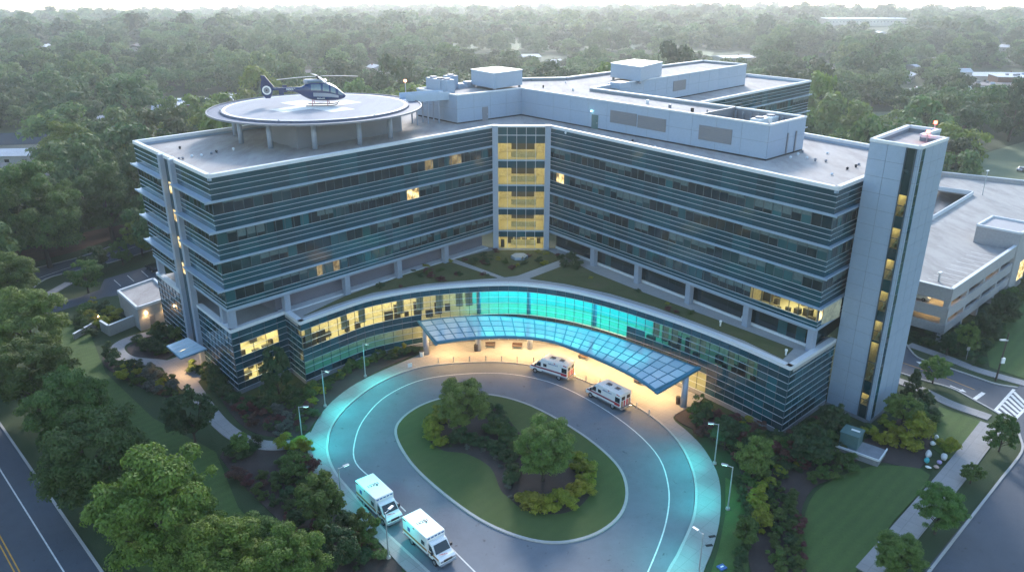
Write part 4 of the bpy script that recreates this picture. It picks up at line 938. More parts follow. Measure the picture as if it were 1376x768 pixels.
for (f, s, t, z) in ((0, 3, 4, 8.2), (0, 10, 4, 5.1), (0, 14, 4, 2.0), (1, 6, 4, 5.1), (1, 14, 4, 2.0), (0, 14, 4, 8.2), (1, 24, 4, 8.2)):
    p, q = (G4, G0) if f == 0 else (G0, G1); c_ = off(q if f == 0 else p, unit(p, q), -s if f == 0 else s, -t); e = MB(); e.box((*c_, z), (1.2, .3, .12)); Gg(e, 'ceiling_lamp', 'warmlit'); lamp('SPOT', 'garage_lamp_light', (*c_, z - .15), (1, .66, .25), 240, (0, 0, 0), .3, 165)
e = MB(); d = unit(G0, G1)   # bay lines, stains and a light on the deck
for k in range(10): c_ = off(G0, d, 2.5 + k * 2.7, -.6); e.strip([off(c_, d, 0, 0), off(c_, d, 0, -5)], [off(c_, d, .14, 0), off(c_, d, .14, -5)], 8.806)
for r in range(2):
    for k in range(16): c_ = off(G0, d, 4 + k * 2.7, -17 - r * 14); e.strip([off(c_, d, 0, 0), off(c_, d, 0, -5)], [off(c_, d, .14, 0), off(c_, d, .14, -5)], 8.806)
Gg(e, 'bay_marking', 'roadpaint')
for (u, v, h) in ((1261, 378, 1.6), (1320, 262, 6)):
    c_ = at(u, v, 8.8); e = MB(); e.cyl((*c_, 8.8), (*c_, 8.8 + h), .18 if h < 3 else .1); a = Gg(e, 'deck_post', 'lamp'); e = MB(); e.box((*c_, 8.8 + h + .1), (.9, .4, .2), .6); Gg(e, 'post_head', 'white', a)
s0 = off(G1, d, 0, .4); sb = [off(G1, d, -.3, .5), off(G1, d, 9, .5), off(G1, d, 9, -7.5), off(G1, d, -.3, -7.5)]
e = MB(); e.prism(sb, GZ, 12.2); st = Gg(e, 'stair_block', 'gar'); e = MB()
for i in range(4): e.wall(sb[i], sb[(i + 1) % 4], 12.203, 12.6, -.3, .1)
Gg(e, 'block_coping', 'coping', st); e = MB(); d2 = unit(sb[0], sb[1]); e.wall(off(sb[0], d2, 4.5), off(sb[0], d2, 8.5), 1.5, 5.5, .02, .08); Gg(e, 'lit_window', M['dimlit'], st)

# ================================================================== VEHICLES
def wheel(root, x, y, r=.42, w=.28):
    e = MB(); e.cyl((x, y - w / 2, r), (x, y + w / 2, r), r, n=20); t = e.build('wheel', 'rubber', root); s = 1 if y > 0 else -1
    e = MB(); e.cyl((x, y + s * w * .45, r), (x, y + s * (w / 2 + .02), r), r * .58, n=14); e.build('rim', 'steel', t)
def extr(profile, y0, y1):   # profile in x,z extruded along y
    e = MB(); n = len(profile); vs = [(x, y0, z) for x, z in profile] + [(x, y1, z) for x, z in profile]
    A_ = sum(profile[i][0] * profile[(i + 1) % n][1] - profile[(i + 1) % n][0] * profile[i][1] for i in range(n)); fw = tuple(range(n)) if A_ > 0 else tuple(range(n - 1, -1, -1))
    e.add(vs, [fw, tuple(i + n for i in fw[::-1])] + [((i + 1) % n, i, n + i, n + (i + 1) % n) if A_ > 0 else (i, (i + 1) % n, n + (i + 1) % n, n + i) for i in range(n)]); return e
def text(s, size, loc, rot, m, parent, name='lettering'):
    c = bpy.data.curves.new(name, 'FONT'); c.body = s; c.size = size; c.align_x = 'CENTER'; c.align_y = 'CENTER'; c.extrude = .004; c.offset = size * .022; c.materials.append(M[m])
    t_ = bpy.data.objects.new('t', c); C.objects.link(t_); dg = bpy.context.evaluated_depsgraph_get(); dg.update(); me = bpy.data.meshes.new_from_object(t_.evaluated_get(dg)); bpy.data.objects.remove(t_); me.name = name; o = bpy.data.objects.new(name, me); C.objects.link(o); o.parent = parent; o.location = loc; o.rotation_euler = rot; return o
def ambulance(label, loc, rz, code, front):
    r = thing('ambulance', label, 'ambulance', (loc[0], loc[1], GZ + .01), rz, 'ambulances on the drop-off drive'); B = lambda e, n, m, p=None, **k: e.build(n, m, p or r, **k)
    e = MB(); e.box((-1.1, 0, 1.88), (4.75, 2.42, 2.1)); bx_ = B(e, 'box_body', 'white', bevel=.07)
    e = MB(); e.box((-1.1, 0, .72), (4.6, 2.2, .26)); B(e, 'skirt', 'silver')
    cab = extr([(1.28, .5), (3.42, .5), (3.5, .8), (3.45, 1.12), (3.2, 1.28), (2.55, 1.42), (1.95, 2.22), (1.7, 2.36), (1.28, 2.4)], -1.03, 1.03); cb = B(cab, 'cab', 'white', bevel=.06)
    e = MB(); a, b = (2.585, 1.45), (1.99, 2.24); nx = .03
    e.add([(a[0] + nx, -.93, a[1] + .01), (a[0] + nx, .93, a[1] + .01), (b[0] + nx, .82, b[1] + .01), (b[0] + nx, -.82, b[1] + .01)], [(0, 1, 2, 3)]); B(e, 'windshield', 'autoglass', cb)
    for s in (-1, 1):
        e = MB(); y = s * 1.037; q = [(1.42, y, 1.45), (2.35, y, 1.45), (1.92, y, 2.12), (1.42, y, 2.2)]; e.add(q if s < 0 else q[::-1], [(0, 1, 2, 3)]); B(e, 'side_window', 'autoglass', cb)
        e = MB(); e.box((2.3, s * 1.25, 1.62), (.14, .26, .36)); B(e, 'mirror', 'blackmark')
        e = MB(); e.box((3.46, s * .78, 1.0), (.1, .36, .2)); B(e, 'headlight', 'silver')
        e = MB(); st_ = 'orange' if front else 'maroon'; e.box((-1.1, s * 1.219, 1.32), (4.7, .02, .26)); B(e, 'stripe', st_)
        e = MB(); e.box((2.2, s * 1.041, 1.18), (2.0, .02, .22)); B(e, 'stripe', st_)
        e = MB(); e.box((.55, s * 1.222, 1.95), (.62, .025, .5)); B(e, 'side_window', 'autoglass')
        if not front:
            e = MB(); e.box((-2.95, s * 1.222, 1.95), (.9, .025, .8)); B(e, 'rear_side_window', 'autoglass')
            e = MB(); e.box((-2.9, s * 1.226, 1.2), (1.0, .02, .35)); B(e, 'red_panel', 'red')
        else: e = MB(); e.box((-2.2, s * 1.222, 2.0), (.5, .02, .5)); B(e, 'emblem', 'bluemark')
        e = MB(); e.box((-2.9, s * 1.1, 2.78), (.3, .3, .14)); B(e, 'corner_beacon', 'red')
        for x in (2.45, -1.95): wheel(r, x, s * .95)
        for j in range(2): e = MB(); e.box((-3.49, s * (.35 + .48 * j) - s * .05, 1.35), (.03, .3, .9)); B(e, 'rear_chevron', 'orange' if (front or j) else 'red')
        e = MB(); e.box((-3.493, s * .55, 2.2), (.03, .7, .55)); B(e, 'rear_window', 'autoglass')
        for x in (-3.2, -1.2): e = MB(); e.box((x, s * 1.222, 2.72), (.28, .03, .12)); B(e, 'marker_lamp', 'red')
    e = MB(); e.box((3.5, 0, .62), (.18, 2.06, .24)); B(e, 'bumper', 'silver', bevel=.05); e = MB(); e.box((3.47, 0, 1.0), (.08, 1.1, .26)); B(e, 'grille', 'blackmark')
    e = MB(); e.box((-3.6, 0, .6), (.3, 2.2, .12)); B(e, 'rear_step', 'steel')
    e = MB()
    for k in range(5): e.box((1.29, -.9 + .45 * k, 2.72), (.04, .3, .14))
    B(e, 'front_lights', 'bluemark'); e = MB(); e.cyl((-1.0 if front else -.6, .35 if front else 0, 2.93), (-1.0 if front else -.6, .35 if front else 0, 3.02), .12); B(e, 'roof_vent', 'blackmark')
    if front: text(code, .62, (-1.3, .0, 2.937), (0, 0, math.pi / 2), 'blackmark', r, 'roof_number'); text('AMBULANCE', .26, (2.95, 0, 1.40), (0, -.18 + .42, math.pi / 2), 'red', r, 'hood_lettering')
    else:
        for x in (-.2, -1.9): e = MB(); e.box((x, 0, 2.97), (.8, .7, .1)); B(e, 'roof_hatch', 'silver', bevel=.03); e = MB(); e.box((x, 0, 3.025), (.55, .45, .02)); B(e, 'hatch_cover', 'blackmark')
        for s in (-1, 1): text('AMBULANCE', .3, (-.9, s * 1.222, 2.42), (math.pi / 2, 0, 0 if s < 0 else math.pi), 'bluemark', r, 'side_lettering')
        e = MB(); e.cyl((1.0, .7, 2.9), (1.0, .7, 3.7), .02); B(e, 'antenna', 'blackmark')
    return r
def hd(a): return (math.cos(a), math.sin(a))
h1 = math.radians(-51); ambulance('white ambulance with amber stripe parked at the kerb behind another, nearer the footpath', off((-16.2, 76.6), hd(h1), 1.05), h1, '15201', True)
h2 = math.radians(-50); ambulance('white ambulance with amber stripe at the head of the kerb, nearest the bottom edge', off((-9.7, 69.9), hd(h2), 1.05), h2, '16281', True)
def mid(a, b, h): m_ = lerp(a, b, .5); return off(m_, hd(h), -.35, 1.0)
h3 = math.radians(146); ambulance('white ambulance with red stripe under the canopy edge, further left of the two', mid((3.8, 110.6), (7.1, 108.3), h3), h3, '', False)
h4 = math.radians(131); ambulance('white ambulance with red stripe near the right end of the canopy', mid((11.9, 102.8), (14.5, 99.4), h4), h4, '', False)

def car(label, loc, rz, paint_, z=GZ, group='parked cars'):
    r = thing('parked_car', label, 'car', (loc[0], loc[1], z + .01), rz, group)
    extr([(-2.2, .35), (2.2, .35), (2.25, .65), (1.9, .85), (1.0, .95), (-1.9, 1.0), (-2.25, .8)], -.88, .88).build('body', paint_, r, bevel=.08)
    extr([(1.0, .96), (.35, 1.42), (-1.1, 1.45), (-1.9, 1.0)], -.76, .76).build('cabin', 'autoglass', r, bevel=.05); e = MB(); e.box((-.35, 0, 1.45), (1.3, 1.35, .05)); e.build('car_roof', paint_, r)
    for x in (1.4, -1.4):
        for s in (-1, 1): wheel(r, x, s * .8, .33, .22)
    for s in (-1, 1): e = MB(); e.box((2.2, s * .6, .7), (.1, .3, .14)); e.build('headlight', 'silver', r)
carblk = simple('black car paint', (.02, .018, .03), .2)
car('black parked car in the small bay beside the low annex', at(206, 362), 2.4, carblk)
car('white car parked on the garage level below the top deck', off(G0, unit(G4, G0), -6, -3), math.radians(134), 'white', 5.6)
car('white car parked on the road far beyond the garage', (176, 246), .5, 'white'); car('pale car on the far road beyond the garage deck', (168, 252), .5, 'silver')

# ---- helicopter
def helicopter(loc, rz):
    r = thing('helicopter', 'dark navy rescue helicopter with silver cabin parked on the round helipad', 'helicopter', loc, rz); k = 1.38; r.scale = (k, k, k); B = lambda e, n, m, p=None, **kw: e.build(n, m, p or r, **kw)
    S = [(3.35, 1.15, .03, .03), (3.2, 1.15, .32, .25), (2.8, 1.22, .62, .50), (2.2, 1.44, .82, .84), (1.4, 1.64, .90, 1.08), (.4, 1.74, .94, 1.18), (-.6, 1.78, .92, 1.16), (-1.4, 1.80, .82, .98), (-2.1, 1.80, .55, .58), (-2.7, 1.95, .34, .36), (-3.4, 2.03, .24, .26), (-4.6, 2.08, .19, .21), (-5.8, 2.10, .15, .18), (-6.3, 2.12, .06, .08)]
    nA = 24
    def grid(scale, x0, x1, a0, a1, sub=4):
        e = MB(); pts = spline([(s[0], s[1]) for s in S], sub); w = spline([(s[2], s[3]) for s in S], sub); rows = [(p[0], p[1], q[0] * scale, q[1] * scale) for p, q in zip(pts, w) if x0 <= p[0] <= x1]
        n = max(3, int(nA * (a1 - a0) / (2 * math.pi)) + 1)
        vs = []
        for x, z, ww, hh in rows:
            for i in range(n + 1):
                t = a0 + (a1 - a0) * i / n; c, s_ = math.cos(t), math.sin(t); ex = .8
                vs.append((x, ww * math.copysign(abs(c) ** ex, c), z + hh * math.copysign(abs(s_) ** ex, s_)))
        e.add(vs, [(j * (n + 1) + i, j * (n + 1) + i + 1, (j + 1) * (n + 1) + i + 1, (j + 1) * (n + 1) + i) for j in range(len(rows) - 1) for i in range(n)]); return e
    B(grid(1.0, -9, 9, 0, 2 * math.pi), 'fuselage', 'navy', smooth=True)
    for s in (0, 1):
        f = (lambda a, b: (a, b)) if s == 0 else (lambda a, b: (math.pi - b, math.pi - a))
        B(grid(1.012, .55, 1.45, *f(.08, .95)), 'door_window', 'cabin', smooth=True); B(grid(1.012, 1.58, 2.3, *f(.05, .85)), 'door_window', 'cabin', smooth=True); B(grid(1.012, -.9, .42, *f(.10, .8)), 'rear_window', 'cabin', smooth=True)
        B(grid(1.010, -.8, 2.6, *f(-.42, -.04)), 'silver_band', 'silver', smooth=True)
    B(grid(1.013, 2.42, 3.12, .12, math.pi - .12), 'nose_glass', 'cabin', smooth=True)
    B(grid(1.008, 0.9, 2.4, 1.05, math.pi - 1.05), 'roof_panel', 'silver', smooth=True)
    e = MB(); e.box((-.35, 0, 2.95), (3.0, 1.0, .62)); cw = B(e, 'engine_cowling', 'silver', bevel=.26); e = MB(); e.box((-.35, 0, 2.95), (1.9, 1.03, .3)); B(e, 'air_intake', 'cabin', cw, bevel=.1); e = MB(); e.cyl((.05, 0, 3.1), (.05, 0, 3.6), .16, .12); B(e, 'mast', 'blackmark'); e = MB(); e.cyl((.05, 0, 3.45), (.05, 0, 3.68), .34, .22); hub = B(e, 'rotor_hub', 'blackmark')
    for a in (12, 102, 192, 282):
        a = math.radians(a + 5); e = MB(); d = (math.cos(a), math.sin(a)); L = 5.1; n = 8; vs = []
        for j in range(n + 1):
            t = .3 + (L - .3) * j / n; z = 3.6 - .22 * (j / n) ** 2; w = .06 if j == 0 else .15
            for s in (-1, 1):
                for dz in (-.02, .02): vs.append((.05 + d[0] * t - d[1] * w * s, d[1] * t + d[0] * w * s, z + dz))
        fs = []
        for j in range(n): b = 4 * j; fs += [(b + 1, b + 5, b + 7, b + 3), (b, b + 2, b + 6, b + 4), (b, b + 4, b + 5, b + 1), (b + 2, b + 3, b + 7, b + 6)]
        fs += [(0, 1, 3, 2), (4 * n, 4 * n + 2, 4 * n + 3, 4 * n + 1)]; e.add(vs, fs); B(e, 'rotor_blade', 'blade', hub)
    fin = extr([(-5.7, 1.9), (-5.5, 2.35), (-6.55, 3.75), (-7.05, 3.8), (-7.0, 3.2), (-7.2, 2.4), (-7.1, 1.5), (-6.7, .95), (-6.1, .95), (-5.85, 1.45)], -.11, .11); fn_ = B(fin, 'tail_fin', 'navy', bevel=.04)
    e = MB(); e.cyl((-6.45, -.15, 1.95), (-6.45, .15, 1.95), .56, n=24); fr_ = B(e, 'fan_shroud', 'white'); e = MB(); e.cyl((-6.45, -.17, 1.95), (-6.45, .17, 1.95), .38, n=24); B(e, 'fan_disc', 'louver', fr_); e = MB(); e.cyl((-6.45, -.19, 1.95), (-6.45, .19, 1.95), .12); B(e, 'fan_hub', 'blackmark', fr_)
    e = MB(); e.box((-4.4, 0, 2.05), (.45, 2.5, .06)); st = B(e, 'stabiliser', 'navy')
    for s in (-1, 1): e = MB(); e.box((-4.45, s * 1.25, 1.95), (.6, .06, .9)); B(e, 'end_plate', 'navy', st)
    for s in (-1, 1):
        e = MB(); pts = [(-1.6, .06), (-.6, .05), (1.6, .05), (2.1, .12), (2.4, .32)]
        for i in range(4): e.cyl((pts[i][0], s * 1.0, pts[i][1]), (pts[i + 1][0], s * 1.0, pts[i + 1][1]), .05, n=8)
        B(e, 'skid', 'blackmark')
        for x in (1.1, -.8): e = MB(); e.cyl((x, s * 1.0, .06), (x, s * .45, .75), .045, n=8); B(e, 'skid_strut', 'maroon')
    for s in (-1, 1): text('RESCUE', .34, (-4.0 + .6, s * .262, 2.05), (math.pi / 2, 0, 0 if s < 0 else math.pi), 'white', r, 'boom_lettering'); text('RESCUE', .28, (.3, s * .80, .98), (math.pi / 2 - s * s * .45, 0, 0 if s < 0 else math.pi), 'white', r, 'belly_lettering')
    return r
hp = at(430, 141.5, ZH); helicopter((hp[0], hp[1], ZH + .03), math.radians(6))
#PART4
# ================================================================== STREET FURNITURE
ctr = (-1, 90)
TEAL = (.02, .74, .72)
def street_lamp(u, v, label, power, h=5.9, aim=None):
    p = at(u, v, 0); a = math.atan2((aim or ctr)[1] - p[1], (aim or ctr)[0] - p[0]); r = thing('street_lamp', label, 'street lamp', (p[0], p[1], -.05), a, 'street lamps round the drop-off drive')
    e = MB(); e.cyl((0, 0, 0), (0, 0, .25), .28, .24, n=16); e.build('lamp_base', 'concrete', r); e = MB(); e.cyl((0, 0, .25), (0, 0, h), .085, .06, n=10); e.build('pole', 'lamp', r)
    e = MB(); e.cyl((0, 0, h - .08), (.75, 0, h), .04, n=8); e.build('arm', 'lamp', r); e = MB(); e.box((.95, 0, h + .02), (.75, .34, .1)); hd_ = e.build('lamp_head', 'lamp', r, bevel=.03); e = MB(); e.box((.97, 0, h - .04), (.6, .26, .02)); e.build('lens', 'polelit', hd_)
    lamp('SPOT', 'street_lamp_light', (p[0] + 1.1 * math.cos(a), p[1] + 1.1 * math.sin(a), h - .25), TEAL, power * 1.15, (0, -.7, a), .25, 98, 1.0); lamp('SPOT', 'street_lamp_glow', (p[0] + .97 * math.cos(a), p[1] + .97 * math.sin(a), h - .2), TEAL, power * .4, (0, -.2, a), .4, 140, .9)
for u, v, lb, pw in ((437, 545, 'street lamp second from the top on the left pavement, in the planted strip', 1900), (491, 505, 'street lamp in the shrub strip nearest the curved facade', 1500), (407, 597, 'street lamp where the footpath meets the left pavement', 1800),
                     (460, 685, 'street lamp beside the rear of the parked pair of ambulances', 550), (522, 748, 'street lamp at the bottom edge beside the lead ambulance', 500), (960, 622, 'upper street lamp of the two on the right grass strip', 1350), (978, 683, 'lower street lamp of the two on the right grass strip', 1400), (938, 778, 'street lamp on the right pavement at the bottom edge', 1100)):
    street_lamp(u, v, lb, pw)
for i, (u, v) in enumerate(((589, 487), (609.5, 486), (631, 485.5), (653, 485), (674, 485), (695, 486), (717, 487), (787.5, 512), (804, 520), (855.5, 548), (872, 558))):
    p = at(u, v); e = MB(); e.cyl((*p, -.02), (*p, .95), .09, .08); o = e.build('bollard', 'lamp'); tag(o, 'thin grey bollard along the entrance kerb', 'bollard', 'bollards along the entrance kerb'); e = MB(); e.cyl((*p, .95), (*p, 1.02), .1, .04); e.build('bollard_cap', 'steel', o)
def planter(u, v, label, m='furn', h=1.1):
    p = at(u, v); e = MB(); e.cyl((*p, -.02), (*p, h), .32, .4, n=16); o = e.build('litter_bin', m); tag(o, label, 'bin'); e = MB(); e.cyl((*p, h), (*p, h + .12), .42, .3, n=16); e.build('bin_lid', 'blackmark', o)
planter(640, 471, 'dark round bin beside the second canopy column'); planter(911, 542, 'brown bin beside the right canopy column', 'wood'); planter(567, 478, 'pale bin beside the left canopy column', 'white', .9)
def bench(u, v, rz, label):
    p = at(u, v); r = thing('bench', label, 'bench', (*p, -.01), rz)
    e = MB(); e.box((0, 0, .45), (1.7, .5, .08)); e.build('seat', 'wood', r); e = MB(); e.box((0, .25, .78), (1.7, .07, .45)); e.build('backrest', 'wood', r)
    for x in (-.7, .7): e = MB(); e.box((x, 0, .2), (.08, .45, .42)); e.build('leg', 'lamp', r)
bench(659, 467, .0, 'brown bench left of the entrance doors'); bench(695, 468, -.1, 'brown bench right of the entrance doors'); bench(783, 482, -.7, 'small bench under the middle of the canopy'); bench(858, 515, -.8, 'bench under the right part of the canopy')
lamp('SPOT', 'side_canopy_light', (*lerp(sc_[1], sc_[3], .35), 3.5), (1, .6, .25), 900, (0, 0, 0), .25, 160, .5)
# green utility cabinet on a walled slab
kq = thing('utility_cabinet', 'green utility cabinet with pale lid on a low walled slab in the right bed', 'cabinet', (*at(1150, 607), 0), math.radians(-40))
e = MB(); e.box((.5, .1, .35), (5.4, 3.4, .85)); e.build('slab', 'plinth', kq); e = MB(); e.box((-.9, .2, 1.75), (2.3, 2.3, 1.95)); cab_ = e.build('cabinet_body', 'bluegreen', kq, bevel=.05); e = MB(); e.box((-.9, .2, 2.75), (2.5, 2.5, .12)); e.build('cabinet_lid', 'bluegreen', cab_); e = MB(); e.box((-.6, .5, 2.83), (1.1, .4, .03)); e.build('white_plate', 'white', cab_)
e = MB()
for a, b in (((-2.2, -1.6), (3.2, -1.6)), ((3.2, -1.6), (3.2, 1.8))): e.wall(a, b, .78, 1.05, 0, .14)
e.build('slab_rim', 'coping', kq)
# utility pole on the right lawn
p = at(1338, 510); r = thing('utility_pole', 'dark wooden utility pole with lamp and pale meter box beside the side road', 'pole', (*p, GZ)); e = MB(); e.cyl((0, 0, 0), (.2, 0, 8.2), .14, .1); e.build('pole', 'bark', r); e = MB(); e.box((-.3, 0, 7.0), (1.2, .3, .2)); e.build('lamp_head', 'lamp', r); e = MB(); e.box((.25, -.15, 3.6), (.5, .35, .9)); e.build('meter_box', 'white', r)
e = MB(); e.cyl((*at(1298, 483), 0), (*at(1298, 483), 2.2), .05); o = e.build('sign_post', 'lamp'); tag(o, 'small grey sign post on the verge of the side road', 'sign'); e = MB(); q = at(1298, 483); e.box((q[0], q[1], 2.0), (.5, .04, .6)); e.build('sign_plate', 'steel', o)
p = at(970, 762); e = MB(); e.box((*p, .05), (.9, .8, .2), .5); o = e.build('blue_marker', 'bluemark', bevel=.08); tag(o, 'small blue square cover on the grass at the bottom right', 'cover'); e = MB(); e.box((*p, .16), (.4, .14, .02), .5); e.build('white_mark', 'white', o)
p = at(551, 493); e = MB(); e.box((*p, .35), (.7, .12, .7), .4); o = e.build('small_sign', 'white'); tag(o, 'small white sign in the shrub strip near the entrance', 'sign'); e = MB(); e.cyl((*p, -.1), (*p, .1), .04); e.build('sign_post', 'lamp', o)
for u, v, lb in ((957, 720, 'dark mat lying on the right pavement, upper one'), (953, 732, 'dark mat lying on the right pavement, lower one')):
    p = at(u, v); e = MB(); e.box((*p, .0), (.8, .35, .06), .2); tag(e.build('rubber_mat', 'dark', bevel=.02), lb, 'mat')
for (u, v, sx, sy, sz, m, lb) in ((1247, 612, 1.0, 2.0, .9, 'sackwhite', 'white sack lying beside the yellow shrub near the right pavement'), (1245, 620, .9, 1.2, .7, 'tealsack', 'teal sack below the white sack near the right pavement'), (1268, 616, 1.0, 1.6, .9, 'sackwhite', 'white sack at the edge of the right pavement'), (1262, 622, .8, .8, .5, 'lilac', 'lilac sack next to the pavement edge'), (1253, 597, 1.0, .8, .6, 'white', 'pale boulder above the sacks near the yellow shrub'), (1258, 589, .8, .7, .7, 'white', 'topmost pale boulder beside the small lawn'), (1247, 628, 1.0, .5, .3, 'white', 'flat white slab at the lawn edge below the sacks'), (1258, 628, .9, .6, .4, 'pink', 'pinkish slab at the lawn edge near the pavement')):
    if m not in M: M[m] = simple(m + ' plastic', dict(sackwhite=(.5,.5,.5), tealsack=(.05, .35, .38), lilac=(.35, .28, .5), pink=(.5, .35, .32))[m], .6)
    p = at(u, v); bm = bmesh.new(); bmesh.ops.create_icosphere(bm, subdivisions=3, radius=.5)
    for vv in bm.verts:
        n = math.sin(vv.co.x * 9 + u) * .06 + math.sin(vv.co.y * 11 + v) * .05; vv.co = vv.co * (1 + n); vv.co.x *= sx * .75; vv.co.y *= sy * .75; vv.co.z = max(-.45, vv.co.z) * sz
    me = bpy.data.meshes.new('sack'); bm.to_mesh(me); bm.free(); me.materials.append(M[m]); me.polygons.foreach_set('use_smooth', [True] * len(me.polygons)); o = bpy.data.objects.new('boulder' if 'boulder' in lb else 'slab_stone' if 'slab' in lb else 'sack', me); C.objects.link(o); o.location = (*p, .35 * sz); o.rotation_euler = (0, 0, -.6); tag(o, lb, 'sack' if 'sack' in lb else 'stone')

# ================================================================== VEGETATION
def crown_mesh(name, seed, n_leaf, leaf, hz=1.0, nclump=40, base=.0, shape='round', jag=.25, cr=(.18, .36)):
    """leaf clumps through the volume of an uneven unit crown (radius 1, height 2*hz, bottom at z = 0)"""
    R = np.random.default_rng(seed); cl = []
    while len(cl) < nclump:
        v = R.normal(size=3); v /= np.linalg.norm(v); r = R.uniform(.25, 1.0) ** .45
        if shape == 'cone': z = R.uniform(0, 1) ** 1.5; rad = (1 - z) ** .75 * R.uniform(.55, 1); a = R.uniform(0, 2 * np.pi); p = np.array([rad * np.cos(a), rad * np.sin(a), z * 2 - 1])
        else:
            p = v * r
            if p[2] < -.75: continue
        cl.append((p * (1 + R.uniform(-jag, jag) * .6), R.uniform(*cr) * (1.1 if shape == 'round' else .8)))
    cen = np.array([c[0] for c in cl]); rad = np.array([c[1] for c in cl]); w = rad ** 2; k = R.choice(len(cl), n_leaf, p=w / w.sum())
    d = R.normal(size=(n_leaf, 3)); d /= np.linalg.norm(d, axis=1)[:, None]; d[:, 2] = np.where(d[:, 2] < -.3, -d[:, 2], d[:, 2])
    rr = rad[k] * R.uniform(.45, 1.25, n_leaf); pos = cen[k] + d * rr[:, None] * np.array([1, 1, .8])
    nrm = d * 1.2 + R.normal(size=(n_leaf, 3)) * .55 + np.array([0, 0, .3]); nrm /= np.linalg.norm(nrm, axis=1)[:, None]
    t = np.cross(nrm, R.normal(size=(n_leaf, 3))); t /= np.linalg.norm(t, axis=1)[:, None]; b = np.cross(nrm, t); s = leaf * R.uniform(.6, 1.25, n_leaf)[:, None]
    q = np.stack([pos - t * s, pos + b * s * .55, pos + t * s, pos - b * s * .55], 1).reshape(-1, 3)
    q[:, 2] = (q[:, 2] + .85) * hz; return quads_mesh(name, q, np.clip(R.normal(.45, .2, n_leaf) + (rad[k] - .27) * 0, 0, 1))
def quads_mesh(name, q, val):
    n = len(q) // 4; me = bpy.data.meshes.new(name); me.vertices.add(len(q)); me.vertices.foreach_set('co', q.astype(np.float32).ravel()); me.loops.add(len(q)); me.loops.foreach_set('vertex_index', np.arange(len(q), dtype=np.int32))
    me.polygons.add(n); me.polygons.foreach_set('loop_start', np.arange(0, 4 * n, 4, dtype=np.int32)); me.update(calc_edges=True)
    a = me.attributes.new('pane', 'FLOAT', 'FACE'); a.data.foreach_set('value', val.astype(np.float32)); return me
def trunk_mesh(name, seed, limbs=6):
    R = random.Random(seed); e = MB(); e.cyl((0, 0, -.1), (.02, .01, .5), .075, .05, n=8); e.cyl((.02, .01, .5), (.03, 0, 1.3), .05, .018, n=7)
    for k in range(limbs): a = 2 * math.pi * k / limbs + R.random(); z = .45 + .12 * (k % 4); l = R.uniform(.45, .75); e.cyl((.02, .01, z), (l * math.cos(a), l * math.sin(a), z + R.uniform(.35, .7)), .028, .008, n=6)
    me = bpy.data.meshes.new(name); me.from_pydata(e.v, [], e.f); me.materials.append(M['bark']); me.update(); return me
CR = {'near': [crown_mesh('near_crown', 20 + i, 46000, .034, 1.0 + .12 * (i % 3 - 1), 120, cr=(.09, .22)) for i in range(4)], 'mid': [crown_mesh('mid_crown', 40 + i, 9000, .068, .95 + .15 * (i % 3), 62, cr=(.11, .25)) for i in range(5)],
      'far': [crown_mesh('far_crown', 60 + i, 2600, .095, .85 + .16 * (i % 3), 24, cr=(.18, .36)) for i in range(6)], 'cone': [crown_mesh('cone_crown', 80 + i, 4500, .085, 1.5, 60, shape='cone') for i in range(2)],
      'shrub': [crown_mesh('shrub_crown', 90 + i, 1900, .115, .75 + .1 * i, 13, jag=.35, cr=(.22, .4)) for i in range(4)], 'vfar': [crown_mesh('distant_crown', 100 + i, 700, .18, .8 + .14 * (i % 3), 11, cr=(.28, .46)) for i in range(4)]}
TRK = [trunk_mesh('trunk_mesh', i) for i in range(3)]
trng = random.Random(77)
def tree(x, y, R_, kind, leaf, label, cat='tree', group=None, name='broadleaf_tree', stem=.55, hscale=1.0, z=GZ):
    r = thing(name, label, cat, (x, y, z), trng.uniform(0, 6.28), group); r.scale = (R_, R_, R_ * hscale)
    me = trng.choice(CR[kind]); c = bpy.data.objects.new('crown', me); C.objects.link(c); c.parent = r; c.location = (0, 0, stem)
    if not me.materials: me.materials.append(M[leaf])
    c.material_slots[0].link = 'OBJECT'; c.material_slots[0].material = M[leaf]
    t = bpy.data.objects.new('trunk', trng.choice(TRK)); C.objects.link(t); t.parent = r; return r
def place(u, v, rpx, hz=1.0, stem=.55):   # crown centre and radius in the photo -> base position and real radius
    R_ = 5.0
    for _ in range(8):
        zc = R_ * (stem + .85 * hz); x, y = at(u, v, zc); R_ = rpx * proj(x, y, zc)[2] / FPX
    return x, y, R_
TREES = []
def ptree(u, v, rpx, kind, leaf, label, hs=1.0, stem=.45, **k):
    x, y, R_ = place(u, v, rpx, hs, stem); TREES.append((x, y, R_)); return tree(x, y, R_, kind, leaf, label, hscale=hs, stem=stem, **k)
for u, v, r_, lf, lb in ((215, 692, 74, 'leafbright', 'brightest green street tree in the row along the left road'), (128, 612, 68, 'leaf', 'big mid green street tree just left of the brightest one'), (95, 550, 52, 'leaf', 'street tree third from the bottom in the left roadside row'), (40, 497, 52, 'leaf', 'street tree at the left edge, above the bend of the road'), (290, 752, 62, 'leafbright', 'light green street tree cut by the bottom edge, right of the brightest one'),
                         (385, 760, 50, 'leafbright', 'light green tree at the bottom edge nearest the mulch bed'), (36, 432, 48, 'leaf', 'large tree at the left edge beside the shaded lawn'), (8, 372, 38, 'leaf', 'tree at the left edge above the back road corner'), (52, 290, 54, 'leaf', 'largest dark tree above the back road at the left'), (142, 268, 44, 'leaf', 'tall tree above the back road next to the left end of the hospital'), (96, 205, 37, 'leafbright', 'light green round tree beside the grey roofed houses'), (330, 725, 40, 'leaf', 'mid green tree tucked between the two bottom trees')):
    ptree(u, v, r_, 'near', lf, lb, 1.05)
